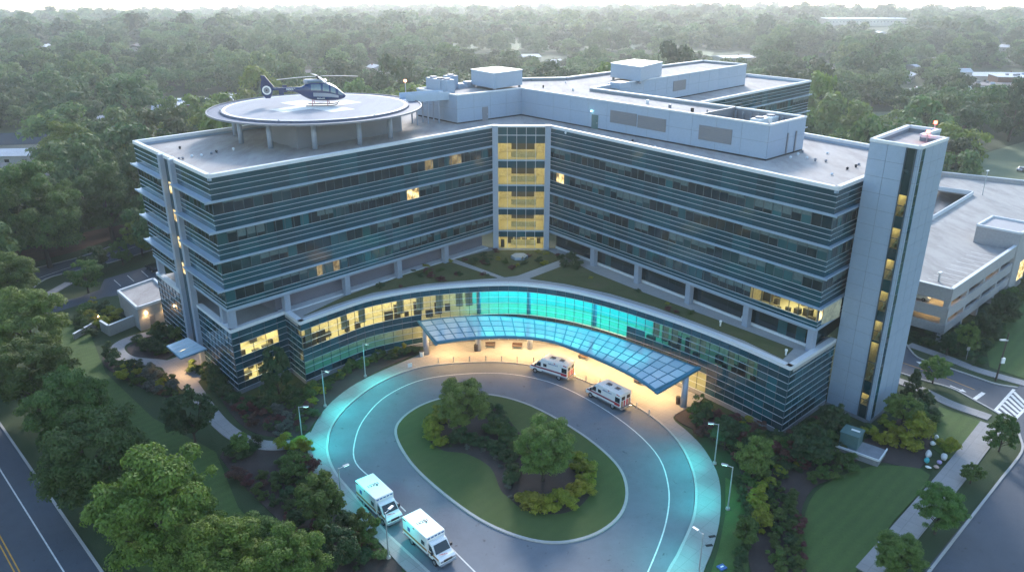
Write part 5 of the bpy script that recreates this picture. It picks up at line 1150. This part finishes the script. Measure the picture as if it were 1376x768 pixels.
for u, v, r_, kd, lf, hs, lb in ((622, 540, 33, 'near', 'leaf', 1.15, 'dark round tree at the upper left of the oval island'), (730, 601, 37, 'near', 'leaf', 1.1, 'dark round tree at the lower right of the oval island'), (256, 555, 30, 'mid', 'leafdark', 1.35, 'dark tall tree beside the footpath at the left corner'), (322, 592, 14, 'mid', 'leaf', 1.1, 'small light tree beside the lower footpath'), (372, 508, 20, 'mid', 'leafdark', 1.4, 'dark slender tree against the left wing corner'),
                                 (430, 672, 32, 'mid', 'leaf', 1.1, 'bushy tree between the mulch bed and the left pavement'), (490, 708, 20, 'mid', 'leaf', 1.1, 'small tree lit teal by the lamp near the parked ambulances'), (395, 622, 19, 'mid', 'leaf', 1.0, 'small round tree below the footpath junction'), (448, 738, 30, 'mid', 'leafdark', 1.0, 'dark spreading tree at the bottom left of the drive'), (1016, 612, 23, 'mid', 'leaf', 1.3, 'tall loose tree in the right bed behind the lamps'), (976, 578, 20, 'mid', 'leafdark', 1.1, 'dark tree in the right bed near the canopy end'),
                                 (1003, 710, 18, 'mid', 'leaf', 1.1, 'small green tree on the right grass strip'), (1090, 590, 28, 'mid', 'leafdark', 1.0, 'broad dark tree in front of the right building corner'), (1120, 560, 20, 'mid', 'leafdark', 1.0, 'dark tree against the foot of the stair tower'), (1265, 680, 29, 'near', 'leaf', 1.15, 'street tree in the middle of the right verge'), (1209, 742, 31, 'near', 'leaf', 1.05, 'street tree at the bottom of the right verge'), (1308, 632, 14, 'mid', 'leaf', 1.0, 'smallest street tree on the right verge'),
                                 (1348, 583, 19, 'mid', 'leaf', 1.0, 'street tree at the rounded corner by the crosswalk'), (1258, 492, 17, 'mid', 'leaf', 1.1, 'small street tree beside the side road'), (1217, 546, 21, 'mid', 'leaf', 1.1, 'bushy tree at the right foot of the stair tower'), (1228, 520, 14, 'cone', 'leafdark', 1.0, 'dark conical tree behind the bushy tree by the stair tower'), (113, 366, 20, 'mid', 'leaf', 1.1, 'left tree of the group between back road and parking bays'), (126, 345, 17, 'mid', 'leafdark', 1.1, 'rear tree of the group between back road and parking bays'),
                                 (162, 338, 13, 'mid', 'leaf', 1.1, 'small round tree on the verge beside the back road'), (187, 318, 17, 'mid', 'leafbright', 1.2, 'light green tree close to the left end of the hospital'), (1302, 452, 15, 'mid', 'leaf', 1.1, 'light tree in front of the parking garage'), (1325, 436, 17, 'mid', 'leafdark', 1.0, 'dark tree below the garage side'), (1352, 412, 17, 'mid', 'leafdark', 1.0, 'dark tree near the garage stair block'), (1275, 462, 12, 'mid', 'leafdark', 1.0, 'dark tree at the front corner of the garage')):
    ptree(u, v, r_, kd, lf, lb, hs, .35 if kd == 'cone' else .5, name='conifer_tree' if kd == 'cone' else 'broadleaf_tree')
SHR = []
def shrub(x, y, R_, leaf, label, group, h=1.0, name='shrub', z=-.1): SHR.append((x, y, R_, leaf, label, group, h, name, z, trng.randrange(len(CR['shrub'])), trng.uniform(0, 6.28)))
def plant_shrubs(limit=285):
    for me in CR['shrub']:
        if not me.materials: me.materials.append(M['leafsh'])
    def seen(q): u, v, dep = proj(q[0], q[1], q[8] + q[2]); return (q[2] / dep) if (-20 < u < 1396 and v < 790) else -1
    SHR.sort(key=seen, reverse=True)
    for (x, y, R_, leaf, label, group, h, name, z, k, a) in SHR[:limit]:
        r = bpy.data.objects.new(name, CR['shrub'][k]); C.objects.link(r); r.material_slots[0].link = 'OBJECT'; r.material_slots[0].material = M[leaf]; r.location = (x, y, z); r.scale = (R_, R_, R_ * h); r.rotation_euler = (0, 0, a); tag(r, label, 'shrub', group)
    rest = [q for q in SHR[limit:] if seen(q) > 0]
    if not rest: return
    leaves = sorted({q[3] for q in rest}); V, A, MI = [], [], []; cache = {}
    for (x, y, R_, leaf, label, group, h, name, z, k, a) in rest:
        if k not in cache:
            me = CR['shrub'][k]; co = np.empty(len(me.vertices) * 3, np.float32); me.vertices.foreach_get('co', co); va = np.empty(len(me.polygons), np.float32); me.attributes['pane'].data.foreach_get('value', va); cache[k] = (co.reshape(-1, 3), va)
        co, va = cache[k]; c, s_ = math.cos(a), math.sin(a); V.append(np.stack([x + R_ * (co[:, 0] * c - co[:, 1] * s_), y + R_ * (co[:, 0] * s_ + co[:, 1] * c), z + R_ * h * co[:, 2]], 1)); A.append(va); MI.append(np.full(len(va), leaves.index(leaf), np.int32))
    me = quads_mesh('ground_cover', np.concatenate(V), np.concatenate(A)); me.polygons.foreach_set('material_index', np.concatenate(MI))
    for l in leaves: me.materials.append(M[l])
    o = bpy.data.objects.new('ground_cover', me); C.objects.link(o); tag(o, 'low mixed ground cover plants filling the beds and the planted roof', 'ground cover', None, 'stuff')
def pip(p, poly):
    c = False; n = len(poly)
    for i in range(n):
        a, b = poly[i], poly[i - 1]
        if (a[1] > p[1]) != (b[1] > p[1]) and p[0] < (b[0] - a[0]) * (p[1] - a[1]) / (b[1] - a[1]) + a[0]: c = not c
    return c
def scatter(px_, n, r0, r1, leaves, label, group, h=1.0, mind=.8):
    poly = atl(px_); xs_ = [p[0] for p in poly]; ys_ = [p[1] for p in poly]; got = []; k = 0
    while len(got) < n and k < 6000:
        k += 1; p = (trng.uniform(min(xs_), max(xs_)), trng.uniform(min(ys_), max(ys_))); R_ = trng.uniform(r0, r1)
        if not pip(p, poly) or any(dist(p, g) < (R_ + g[2]) * mind for g in got): continue
        got.append((*p, R_)); lf = trng.choice(leaves); shrub(p[0], p[1], R_, lf[0], lf[1] + ' ' + label, group + ', ' + lf[1], h * trng.uniform(.8, 1.2))
GR = ('leafsh', 'green shrub'); DK = ('leafdark', 'dark green shrub'); YL = ('leafyellow', 'yellow green shrub'); RD = ('leafred', 'plum coloured shrub'); GY = ('leafgrey', 'silvery shrub')
def row(px_, n, R_, lf, label, group, h=1.0):
    for p in resample(spline(atl(px_), 5), n - 1): shrub(p[0] + trng.uniform(-.15, .15), p[1] + trng.uniform(-.15, .15), R_ * trng.uniform(.85, 1.15), lf, label, group, h * trng.uniform(.85, 1.15))
F6 = lambda *a: [f6(x, y) for x, y in a]
row(F6((115, 235), (75, 290), (80, 340), (105, 370)), 7, 1.25, 'leafyellow', 'yellow green shrub on the left rim of the island bed', 'yellow shrubs on the island')
row(F6((545, 680), (620, 700), (690, 695), (760, 690), (820, 640), (865, 600), (885, 550), (870, 500), (830, 490)), 14, 1.25, 'leafyellow', 'yellow green shrub on the lower right rim of the island bed', 'yellow shrubs on the island')
row(F6((165, 365), (220, 360), (300, 365), (380, 400), (440, 440), (490, 470), (495, 520), (490, 580)), 17, 1.0, 'leafdark', 'clipped dark shrub of the curved hedge on the island', 'dark hedge shrubs on the island', .9)
row(F6((385, 300), (440, 330), (490, 370), (520, 420)), 8, 1.2, 'leafsh', 'green shrub of the second hedge row on the island', 'green hedge shrubs on the island')
row(F6((370, 215), (420, 240), (440, 290)), 5, 1.1, 'leafdark', 'dark shrub behind the upper island tree', 'dark shrubs behind the island tree')
row(F6((262, 398), (305, 402), (350, 405), (375, 432), (400, 450), (430, 478), (490, 655)), 7, .45, 'leafgrey', 'small pale tuft in front of the island hedge', 'pale tufts on the island')
scatter([(405, 558), (440, 520), (500, 488), (545, 474), (540, 468), (470, 497), (415, 524)], 40, .7, 1.2, [GR, GR, GR, YL], 'in the strip below the curved facade', 'shrubs below the curved facade', mind=.7)
row([(529, 480), (545, 476), (556, 473)], 3, 1.1, 'leafdark', 'round dark shrub at the end of the strip nearest the entrance', 'round shrubs near the entrance')
scatter([(300, 535), (330, 570), (368, 584), (405, 580), (425, 560), (405, 540), (360, 540)], 36, .6, 1.1, [RD, RD, DK, GY, GR], 'in the bed at the left wing corner', 'shrubs at the left wing corner', .9)
row([(285, 505), (300, 530), (320, 545), (350, 548), (380, 540), (405, 528)], 14, 1.2, 'leafdark', 'dark shrub against the foot of the left wing', 'dark shrubs at the left wing foot')
row([(265, 497), (280, 505), (290, 520)], 5, 1.3, 'leafsh', 'green shrub beside the left forecourt', 'shrubs beside the left forecourt')
scatter([(315, 640), (350, 640), (400, 610), (420, 640), (450, 690), (520, 750), (450, 760), (380, 690)], 44, .7, 1.4, [DK, GR, RD, DK, GR], 'in the bed left of the drive', 'shrubs left of the drive', .9)
row([(383, 602), (398, 604), (412, 606)], 4, 1.1, 'leafyellow', 'yellow green shrub at the footpath junction', 'yellow shrubs at the footpath junction')
row([(345, 598), (330, 612), (310, 612)], 5, 1.0, 'leafdark', 'dark shrub below the curving footpath', 'dark shrubs below the footpath')
scatter([(185, 458), (215, 442), (246, 457), (222, 478), (185, 474)], 24, .9, 1.5, [DK, DK, GR], 'inside the footpath bend at the left end', 'shrubs inside the footpath bend')
scatter([(142, 472), (152, 486), (205, 496), (235, 520), (240, 533), (205, 526), (165, 508)], 30, .6, 1.3, [GR, GY, DK, YL], 'outside the footpath bend at the left end', 'shrubs outside the footpath bend')
scatter([(108, 418), (135, 408), (160, 425), (140, 440), (115, 440)], 16, .9, 1.5, [GR, DK, YL], 'in the annex yard', 'shrubs in the annex yard')
row([(104, 432), (110, 445), (125, 450)], 4, 1.0, 'leafdark', 'dark shrub beside the low retaining wall', 'dark shrubs beside the low wall')
scatter([(915, 556), (940, 548), (990, 570), (1050, 598), (1100, 565), (1120, 590), (1100, 620), (1050, 640), (1010, 640), (970, 600), (935, 580)], 70, .8, 1.6, [DK, DK, GR, GR, RD], 'in front of the right building corner', 'shrubs in front of the right building corner', mind=.85)
scatter([(1030, 660), (1050, 650), (1062, 700), (1062, 768), (1035, 768), (1040, 710)], 34, .6, 1.0, [GR, GR, DK], 'in the long hedge at the bottom right', 'long hedge at the bottom right', .9)
row([(1012, 670), (1022, 685), (1018, 705)], 4, 1.3, 'leafyellow', 'yellow green shrub on the right grass strip', 'yellow shrubs on the right strip')
row([(1072, 700), (1074, 725), (1076, 752)], 4, .7, 'leafred', 'plum coloured shrub along the lawn edge', 'plum shrubs along the lawn edge')
scatter([(1000, 562), (1050, 597), (1092, 582), (1112, 563), (1150, 588), (1110, 622), (1050, 645), (1010, 690), (985, 610)], 46, .7, 1.3, [GR, DK, GR, YL, RD], 'in the wide right bed', 'shrubs in the wide right bed', .9, .75)
scatter([(1100, 600), (1150, 575), (1172, 585), (1140, 600), (1128, 622), (1105, 630)], 16, .8, 1.3, [DK, GR], 'around the utility cabinet', 'shrubs around the utility cabinet', .9, .8)
row([(1064, 664), (1066, 690), (1070, 720), (1072, 745), (1072, 770)], 16, .6, 'leafsh', 'small green shrub edging the right lawn', 'shrubs edging the right lawn')
row([(992, 650), (1004, 690), (1002, 730), (992, 770)], 12, .8, 'leafdark', 'dark shrub behind the right grass strip', 'dark shrubs behind the right grass strip')
row([(1094, 648), (1105, 642), (1116, 641), (1128, 640)], 4, .85, 'leafsh', 'clipped round shrub below the utility cabinet', 'clipped round shrubs below the cabinet')
row([(1141, 634), (1144, 622)], 2, .95, 'leafsh', 'green shrub at the cabinet wall', 'shrubs at the cabinet wall')
row([(1165, 583), (1180, 590), (1195, 600), (1205, 590), (1190, 570)], 8, 1.0, 'leafyellow', 'yellow green shrub in the bed by the stair tower', 'yellow shrubs by the stair tower')
for u, v, r_ in ((1228, 596, 1.9), (1236, 588, 1.7), (1224, 602, 1.2)): p = at(u, v); shrub(*p, r_, 'leafyellow', 'bright yellow green bush beside the white sacks', 'bright yellow bush beside the sacks', 1.1)
row([(1268, 600), (1276, 606)], 3, 1.0, 'leafyellow', 'low yellow green shrub at the small lawn corner', 'low shrubs at the small lawn corner')
scatter([(1225, 545), (1248, 535), (1258, 560), (1240, 580), (1222, 570)], 16, .9, 1.5, [DK, GR], 'between the stair tower and the small lawn', 'shrubs beside the stair tower')
scatter([(1225, 455), (1262, 470), (1310, 488), (1330, 470), (1360, 425), (1376, 400), (1376, 385), (1330, 420), (1290, 455)], 44, .9, 1.7, [DK, GR, DK], 'along the foot of the parking garage', 'shrubs along the garage foot')
for k in range(170):   # low plants on the green roof, things with a size of their own
    reg = trng.choice([greenL, greenL, greenM, greenR, greenR]); xs_ = [p[0] for p in reg]; ys_ = [p[1] for p in reg]; p = (trng.uniform(min(xs_), max(xs_)), trng.uniform(min(ys_), max(ys_)))
    if pip(p, reg): lf = trng.choice([GR, RD, DK, ('leafyellow', 'ochre shrub')]); shrub(*p, trng.uniform(.4, .9), lf[0], lf[1] + ' on the planted podium roof', 'plants on the podium roof, ' + lf[1], .6, name='roof_plant', z=9.98)
for k in range(14): p = at(*trng.choice([(768, 355), (775, 360), (760, 350), (785, 362), (640, 352), (648, 350), (758, 358)]), 10); shrub(p[0] + trng.uniform(-1.5, 1.5), p[1] + trng.uniform(-1.5, 1.5), trng.uniform(.6, 1.1), 'leafdark', 'dark shrub on the planted podium roof near the atrium', 'dark shrubs near the atrium', .8, name='roof_plant', z=9.98)

plant_shrubs()
# ---- houses and far buildings
EXTRA = []
def house(u, v, w, d, h, rz, label, roofm='houseroof', gable=0.0, wallm='housewall', z=0):
    zg = 0
    for _ in range(6): p = at(u, v, zg + h); zg = gh(*p) - GZ
    r = thing('house' if gable else 'flat_roofed_building', label, 'building', (*p, zg + GZ), rz); e = MB(); e.box((0, 0, h / 2 - .5), (w, d, h + 1)); e.build('wall', wallm, r); e = MB()
    if gable:
        o = .6; vs = [(-w / 2 - o, -d / 2 - o, h), (w / 2 + o, -d / 2 - o, h), (w / 2 + o, d / 2 + o, h), (-w / 2 - o, d / 2 + o, h), (-w / 2 - o, 0, h + gable), (w / 2 + o, 0, h + gable)]; e.add(vs, [(0, 1, 5, 4), (2, 3, 4, 5), (1, 2, 5), (3, 0, 4), (3, 2, 1, 0)])
    else: e.box((0, 0, h + .15), (w + .5, d + .5, .3))
    rf = e.build('roof', roofm, r); rh = random.Random(int(u * 7 + v))
    if gable: e = MB(); e.box((w * .25, d * .15, h + gable * .8), (.8, .8, 1.6)); e.build('chimney', 'brick', rf)
    else:
        for k in range(4): e = MB(); e.box((rh.uniform(-.4, .4) * w, rh.uniform(-.35, .35) * d, h + .8), (rh.uniform(1, 2.5), rh.uniform(1, 2), 1.0)); e.build('roof_unit', rh.choice(['panel', 'louver']), rf)
    for s in (-1, 1):
        for k in range(max(2, int(w / 5))): e = MB(); e.box((-w / 2 + (k + .5) * w / max(2, int(w / 5)), s * (d / 2 + .03), h * .55), (1.5, .06, 1.3)); e.build('window', 'autoglass', r)
    return r
house(25, 190, 24, 10, 5, .15, 'dark shingled house at the left edge among the trees', 'darkroof', 3.2); house(28, 205, 22, 9, 4, .1, 'pale grey roofed house in front of the dark one at the left edge', 'houseroof', 1.6); house(30, 222, 26, 9, 4, .12, 'brown roofed low house at the left edge', 'mutedroof', 1.2); house(10, 240, 16, 8, 4, .1, 'light blue roofed shed at the left edge', 'houseroof', 1.0); house(106, 252, 9, 8, 4, .6, 'small pale roofed house behind the light green tree', 'houseroof', 1.5); house(98, 228, 9, 7, 4, .3, 'tiny white house between two trees at the left', 'houseroof', 1.5)
house(270, 136, 30, 22, 6, .2, 'wide white roofed brown brick building behind the helipad', 'houseroof', 0, 'brick'); house(222, 146, 9, 8, 6, .2, 'small white gabled house left of the wide brick building', 'houseroof', 2.5); house(330, 128, 26, 12, 4, .2, 'long low white shed beyond the helipad', 'houseroof')
house(545, 104, 10, 12, 6, .1, 'pale house seen between the helipad and the rooftop units', 'houseroof', 2); house(985, 76, 26, 20, 6, .3, 'white roofed low building beyond the rear wing', 'houseroof', 1.0); house(1075, 84, 22, 10, 6, .2, 'pale building half hidden by trees beyond the rear wing', 'houseroof', 1); WH = house(1160, 25, 120, 40, 9, .05, 'very long white warehouse far off in the haze', 'houseroof')
house(1325, 113, 34, 16, 5, -.15, 'long white walled low building at the right beyond the trees', 'mutedroof', 0, 'white'); house(1335, 100, 44, 18, 6, -.1, 'pale roofed building behind the white walled one', 'houseroof', 1.4); house(1366, 102, 24, 16, 8, -.2, 'dark walled building with pale roof at the right edge', 'houseroof', 0, 'brick'); house(1293, 96, 8, 8, 8, 0, 'small white tower house left of the low white building', 'houseroof', 2); house(1350, 33, 40, 20, 8, 0, 'distant white building near the right edge', 'houseroof'); house(1240, 88, 18, 10, 5, .2, 'pale shed among trees right of the rear wing', 'houseroof', 1)
def fieldsheet(px_, label): e = MB(); e.prism(atl(px_), GZ + .004, GZ + .03, bottom=False); struct(e, 'field', 'field', label, 'field')
for i_, (u, v, w_, d_, lb) in enumerate(((150, 160, 9, 8, 'small pale house deep in the trees left of the wide brick building'), (425, 97, 12, 9, 'pale roofed house among trees beyond the helipad'), (712, 76, 14, 9, 'light roofed house just above the penthouse parapet'), (745, 83, 10, 8, 'small light house beyond the middle of the penthouse'), (1112, 92, 12, 9, 'small house tucked in trees right of the rear wing'), (1216, 100, 14, 10, 'pale house above the garage trees'), (1232, 122, 10, 8, 'small white house nearer the garage side'), (1262, 78, 16, 12, 'light shed right of the rear wing, further off'), (1182, 44, 26, 14, 'long pale shed below the far warehouse'), (62, 62, 24, 14, 'distant pale roof at the far left'), (182, 62, 20, 12, 'distant light house left of the helicopter'), (1342, 62, 26, 14, 'distant pale building above the right buildings'), (505, 90, 12, 9, 'small light house left of the rooftop box'))):
    house(u, v, w_, d_, 4.5, .1 + .17 * i_, lb, ('houseroof', 'mutedroof', 'houseroof')[i_ % 3], 1.8); EXTRA.append((u - 11, v - 3, u + 11, v + 5))
fieldsheet([(590, 60), (700, 53), (850, 51), (905, 56), (880, 66), (700, 70), (610, 70)], 'pale open field in the haze behind the rooftop'); fieldsheet([(1140, 150), (1200, 150), (1230, 162), (1130, 164)], 'pale clearing right of the rear wing'); fieldsheet([(1290, 215), (1376, 190), (1430, 200), (1430, 245), (1310, 238)], 'open grass beyond the garage'); fieldsheet([(900, 66), (960, 70), (955, 76), (900, 76)], 'pale clearing beyond the rear wing')

# ---- woodland
CLEAR = [(590, 54, 900, 70), (1143, 149, 1212, 163), (1305, 196, 1420, 236), (-40, 178, 62, 246), (212, 128, 335, 152), (1298, 92, 1420, 126), (960, 68, 1012, 84), (1095, 21, 1220, 29), (900, 66, 958, 75), (533, 96, 556, 110), (1060, 78, 1100, 88)]
campus = atl([(-120, 900), (-120, 560), (-20, 430), (-30, 372), (40, 352), (100, 336), (205, 305)], 0) + [(-75, 160), (-35, 190), (-10, 205), (30, 205), (66, 240), (92, 225), (95, 205), (118, 214), (150, 195)] + [(150, 120), (120, 40)]
def ok(x, y, h, R_):
    if pip((x, y), campus): return False
    zg = gh(x, y); u, v, _ = proj(x, y, zg); u2, vt, dep = proj(x, y, zg + h * .8); rp = R_ * .6 * FPX / dep
    for a, b, c, d in CLEAR + EXTRA:
        if a == 1095 and y > WH.location.y + 30: continue
        if u + rp > a and u - rp < c and v > b and vt < d and dist((x, y), (0, 0)) < 3200:
            return wr.random() < (.12 if v < 75 and (c - a) > 200 else 0)
    return True
wood = []; wr = random.Random(5); cell = {}
def free(x, y, R_):
    k = (int(x // 26), int(y // 26))
    for i in (-1, 0, 1):
        for j in (-1, 0, 1):
            for a, b, r_ in cell.get((k[0] + i, k[1] + j), ()):
                if dist((x, y), (a, b)) < (R_ + r_) * .74: return False
    cell.setdefault(k, []).append((x, y, R_)); return True
for x, y, r_ in TREES: cell.setdefault((int(x // 26), int(y // 26)), []).append((x, y, r_))
for _ in range(30000):
    y = 60 + 700 * wr.random() ** .8; x = wr.uniform(-1.05, 1.05) * (y + 60)
    R_ = wr.uniform(5.5, 11.0) * (1.0 if y > 240 else .85); h = R_ * 1.9
    u, v, dep = proj(x, y, h)
    if u < -420 or u > 1800 or v > 800: continue
    # thin the wood in places so clearings and gaps show
    if math.sin(x * .021 + 2) * math.sin(y * .017 + .5) > .72 and wr.random() < .75: continue
    if not ok(x, y, h, R_) or not free(x, y, R_): continue
    wood.append((dist((x, y), (0, 0)), x, y, R_))
wood.sort()
def zone_label(x, y):
    u = proj(x, y, 8)[0]
    if u < 230: return 'broadleaf tree in the woodland left of the hospital', 'woodland trees on the left'
    if u < 640: return 'broadleaf tree in the woodland behind the helipad', 'woodland trees behind the helipad'
    if u < 1010: return 'broadleaf tree in the hazy woodland behind the penthouse roofs', 'woodland trees behind the penthouse'
    return 'broadleaf tree in the woodland beyond the garage and rear wing', 'woodland trees on the right'
def inview(x, y, R_): u = proj(x, y, R_)[0]; return -60 < u < 1436
NEARN = 235; near_w = []; rest_w = []
for w_ in wood: (near_w if len(near_w) < NEARN and inview(*w_[1:]) else rest_w).append(w_)
for d_, x, y, R_ in near_w:
    lb, gp = zone_label(x, y); tree(x, y, R_, 'mid' if d_ < 230 else 'far', wr.choice(['leaffar', 'leaffar', 'leaffar', 'leafbright' if wr.random() < .4 else 'leaf', 'leafdark']), lb, 'tree', gp, hscale=wr.uniform(.95, 1.3), stem=.3)
far = []
for d_, x, y, R_ in rest_w: far.append((x, y, gh(x, y), R_))
for _ in range(19000):
    y = 740 + 2050 * wr.random() ** 1.15; x = wr.uniform(-.95, .95) * (y + 60); R_ = wr.uniform(8, 15) * (1 if y < 1300 else 1.15)
    if not ok(x, y, R_ * 2.3, R_) or not free(x, y, R_): continue
    far.append((x, y, gh(x, y), R_))
def forest(name, pts, kind, label, seed):
    pts = np.array(pts); n = len(pts); R = np.random.default_rng(seed); me = bpy.data.meshes.new(name); me.vertices.add(n); me.vertices.foreach_set('co', pts[:, :3].astype(np.float32).ravel())
    a = me.attributes.new('radius', 'FLOAT', 'POINT'); a.data.foreach_set('value', pts[:, 3].astype(np.float32)); a = me.attributes.new('turn', 'FLOAT', 'POINT'); a.data.foreach_set('value', R.uniform(0, 6.28, n).astype(np.float32)); a = me.attributes.new('pick', 'INT', 'POINT'); a.data.foreach_set('value', R.integers(0, len(CR[kind]), n).astype(np.int32))
    o = bpy.data.objects.new(name, me); C.objects.link(o); tag(o, label, 'woodland', None, 'stuff'); ng = bpy.data.node_groups.new(name, 'GeometryNodeTree'); ng.interface.new_socket('Geometry', in_out='INPUT', socket_type='NodeSocketGeometry'); ng.interface.new_socket('Geometry', in_out='OUTPUT', socket_type='NodeSocketGeometry')
    gi = ng.nodes.new('NodeGroupInput'); go = ng.nodes.new('NodeGroupOutput'); jn = ng.nodes.new('GeometryNodeJoinGeometry')
    def named(nm, ty): q = ng.nodes.new('GeometryNodeInputNamedAttribute'); q.data_type = ty; q.inputs[0].default_value = nm; return q.outputs[0]
    rad, turn, pick = named('radius', 'FLOAT'), named('turn', 'FLOAT'), named('pick', 'INT'); cx = ng.nodes.new('ShaderNodeCombineXYZ'); ng.links.new(turn, cx.inputs[2]); sc = ng.nodes.new('ShaderNodeCombineXYZ')
    for i in range(3): ng.links.new(rad, sc.inputs[i])
    for k, cm in enumerate(CR[kind]):
        if not cm.materials: cm.materials.append(M['leaffar'])
        src = SRC[kind][k]; oi = ng.nodes.new('GeometryNodeObjectInfo'); oi.inputs['Object'].default_value = src; oi.inputs['As Instance'].default_value = True; oi.transform_space = 'ORIGINAL'
        cmp = ng.nodes.new('FunctionNodeCompare'); cmp.data_type = 'INT'; cmp.operation = 'EQUAL'; ng.links.new(pick, cmp.inputs[2]); cmp.inputs[3].default_value = k
        ip = ng.nodes.new('GeometryNodeInstanceOnPoints'); ng.links.new(gi.outputs[0], ip.inputs['Points']); ng.links.new(cmp.outputs[0], ip.inputs['Selection']); ng.links.new(oi.outputs['Geometry'], ip.inputs['Instance']); ng.links.new(cx.outputs[0], ip.inputs['Rotation']); ng.links.new(sc.outputs[0], ip.inputs['Scale']); ng.links.new(ip.outputs[0], jn.inputs[0])
    ng.links.new(jn.outputs[0], go.inputs[0]); md = o.modifiers.new('scatter', 'NODES'); md.node_group = ng; return o
# one real far tree of each crown shape stands in the wood and lends its crown to the scatter
SRC = {}
for kind, band_ in (('far', (420, 700)), ('vfar', (900, 1200))):
    SRC[kind] = []
    for k, me in enumerate(CR[kind]):
        if me.materials: me.materials[0] = M['leaffar']
        else: me.materials.append(M['leaffar'])
        i = next(i for i, q in enumerate(far) if band_[0] < q[1] < band_[1] and abs(q[0]) < q[1] * .5); q = far.pop(i)
        r = bpy.data.objects.new('woodland_tree', me); C.objects.link(r); r.location = q[:3]; r.scale = (q[3],) * 3; tag(r, 'distant tree standing within the hazy far woodland', 'tree', 'distant woodland trees'); SRC[kind].append(r)
forest('woodland', [q for q in far if q[1] < 760], 'far', 'dense broadleaf woodland behind the campus fading into haze', 1)
forest('distant_woodland', [q for q in far if q[1] >= 760], 'vfar', 'far misty woodland running to the horizon', 2)

# ================================================================== AIR, SKY, SUN, CAMERA
e = MB(); e.box((0, 1980, -103), (6400, 4500, 374)); hz = e.build('haze', 'dark'); tag(hz, 'pale morning haze lying over the woodland', 'haze', None, 'stuff')
hm = bpy.data.materials.new('haze air'); hm.use_nodes = True; nt = hm.node_tree
for n in list(nt.nodes): nt.nodes.remove(n)
o = nt.nodes.new('ShaderNodeOutputMaterial'); v = nt.nodes.new('ShaderNodeVolumePrincipled'); v.inputs['Color'].default_value = (.88, .94, 1.0, 1); v.inputs['Density'].default_value = .00021; v.inputs['Anisotropy'].default_value = .65
nt.links.new(v.outputs[0], o.inputs['Volume']); hz.data.materials[0] = hm
w = bpy.data.worlds.new('World'); SC.world = w; w.use_nodes = True; nt = w.node_tree; bg = nt.nodes['Background']; sky = nt.nodes.new('ShaderNodeTexSky'); sky.sky_type = 'NISHITA'; sky.sun_disc = False
SEL, SAZ = math.radians(27), math.radians(4); sky.sun_elevation = SEL; sky.sun_rotation = SAZ; sky.air_density = 1.6; sky.dust_density = 1.0; sky.ozone_density = 4.0; sky.altitude = 100
nt.links.new(sky.outputs[0], bg.inputs['Color']); bg.inputs['Strength'].default_value = .15
s = bpy.data.lights.new('sun', 'SUN'); s.energy = 1.7; s.angle = math.radians(10); s.color = (1, .94, .89); so = bpy.data.objects.new('sun', s); C.objects.link(so); so.rotation_euler = (-(math.pi / 2 - SEL), 0, -SAZ)
cam = bpy.data.cameras.new('camera'); co = bpy.data.objects.new('camera', cam); C.objects.link(co); co.location = (0, 0, CAMH); co.rotation_euler = (math.pi / 2 - PIT, 0, 0); cam.sensor_width = 36; cam.lens = FPX / 1376 * 36; cam.clip_start = .5; cam.clip_end = 12000; SC.camera = co
SC.view_settings.view_transform = 'Standard'; SC.view_settings.look = 'None'; SC.view_settings.exposure = 1.45; SC.view_settings.gamma = 1; SC.view_settings.use_curve_mapping = False
SC.render.engine = 'CYCLES'; cy = SC.cycles; cy.use_denoising = True; cy.max_bounces = 8; cy.transparent_max_bounces = 12; cy.volume_bounces = 2; cy.sample_clamp_indirect = 6; cy.caustics_reflective = False; cy.caustics_refractive = False; cy.use_adaptive_sampling = True; cy.adaptive_threshold = .02
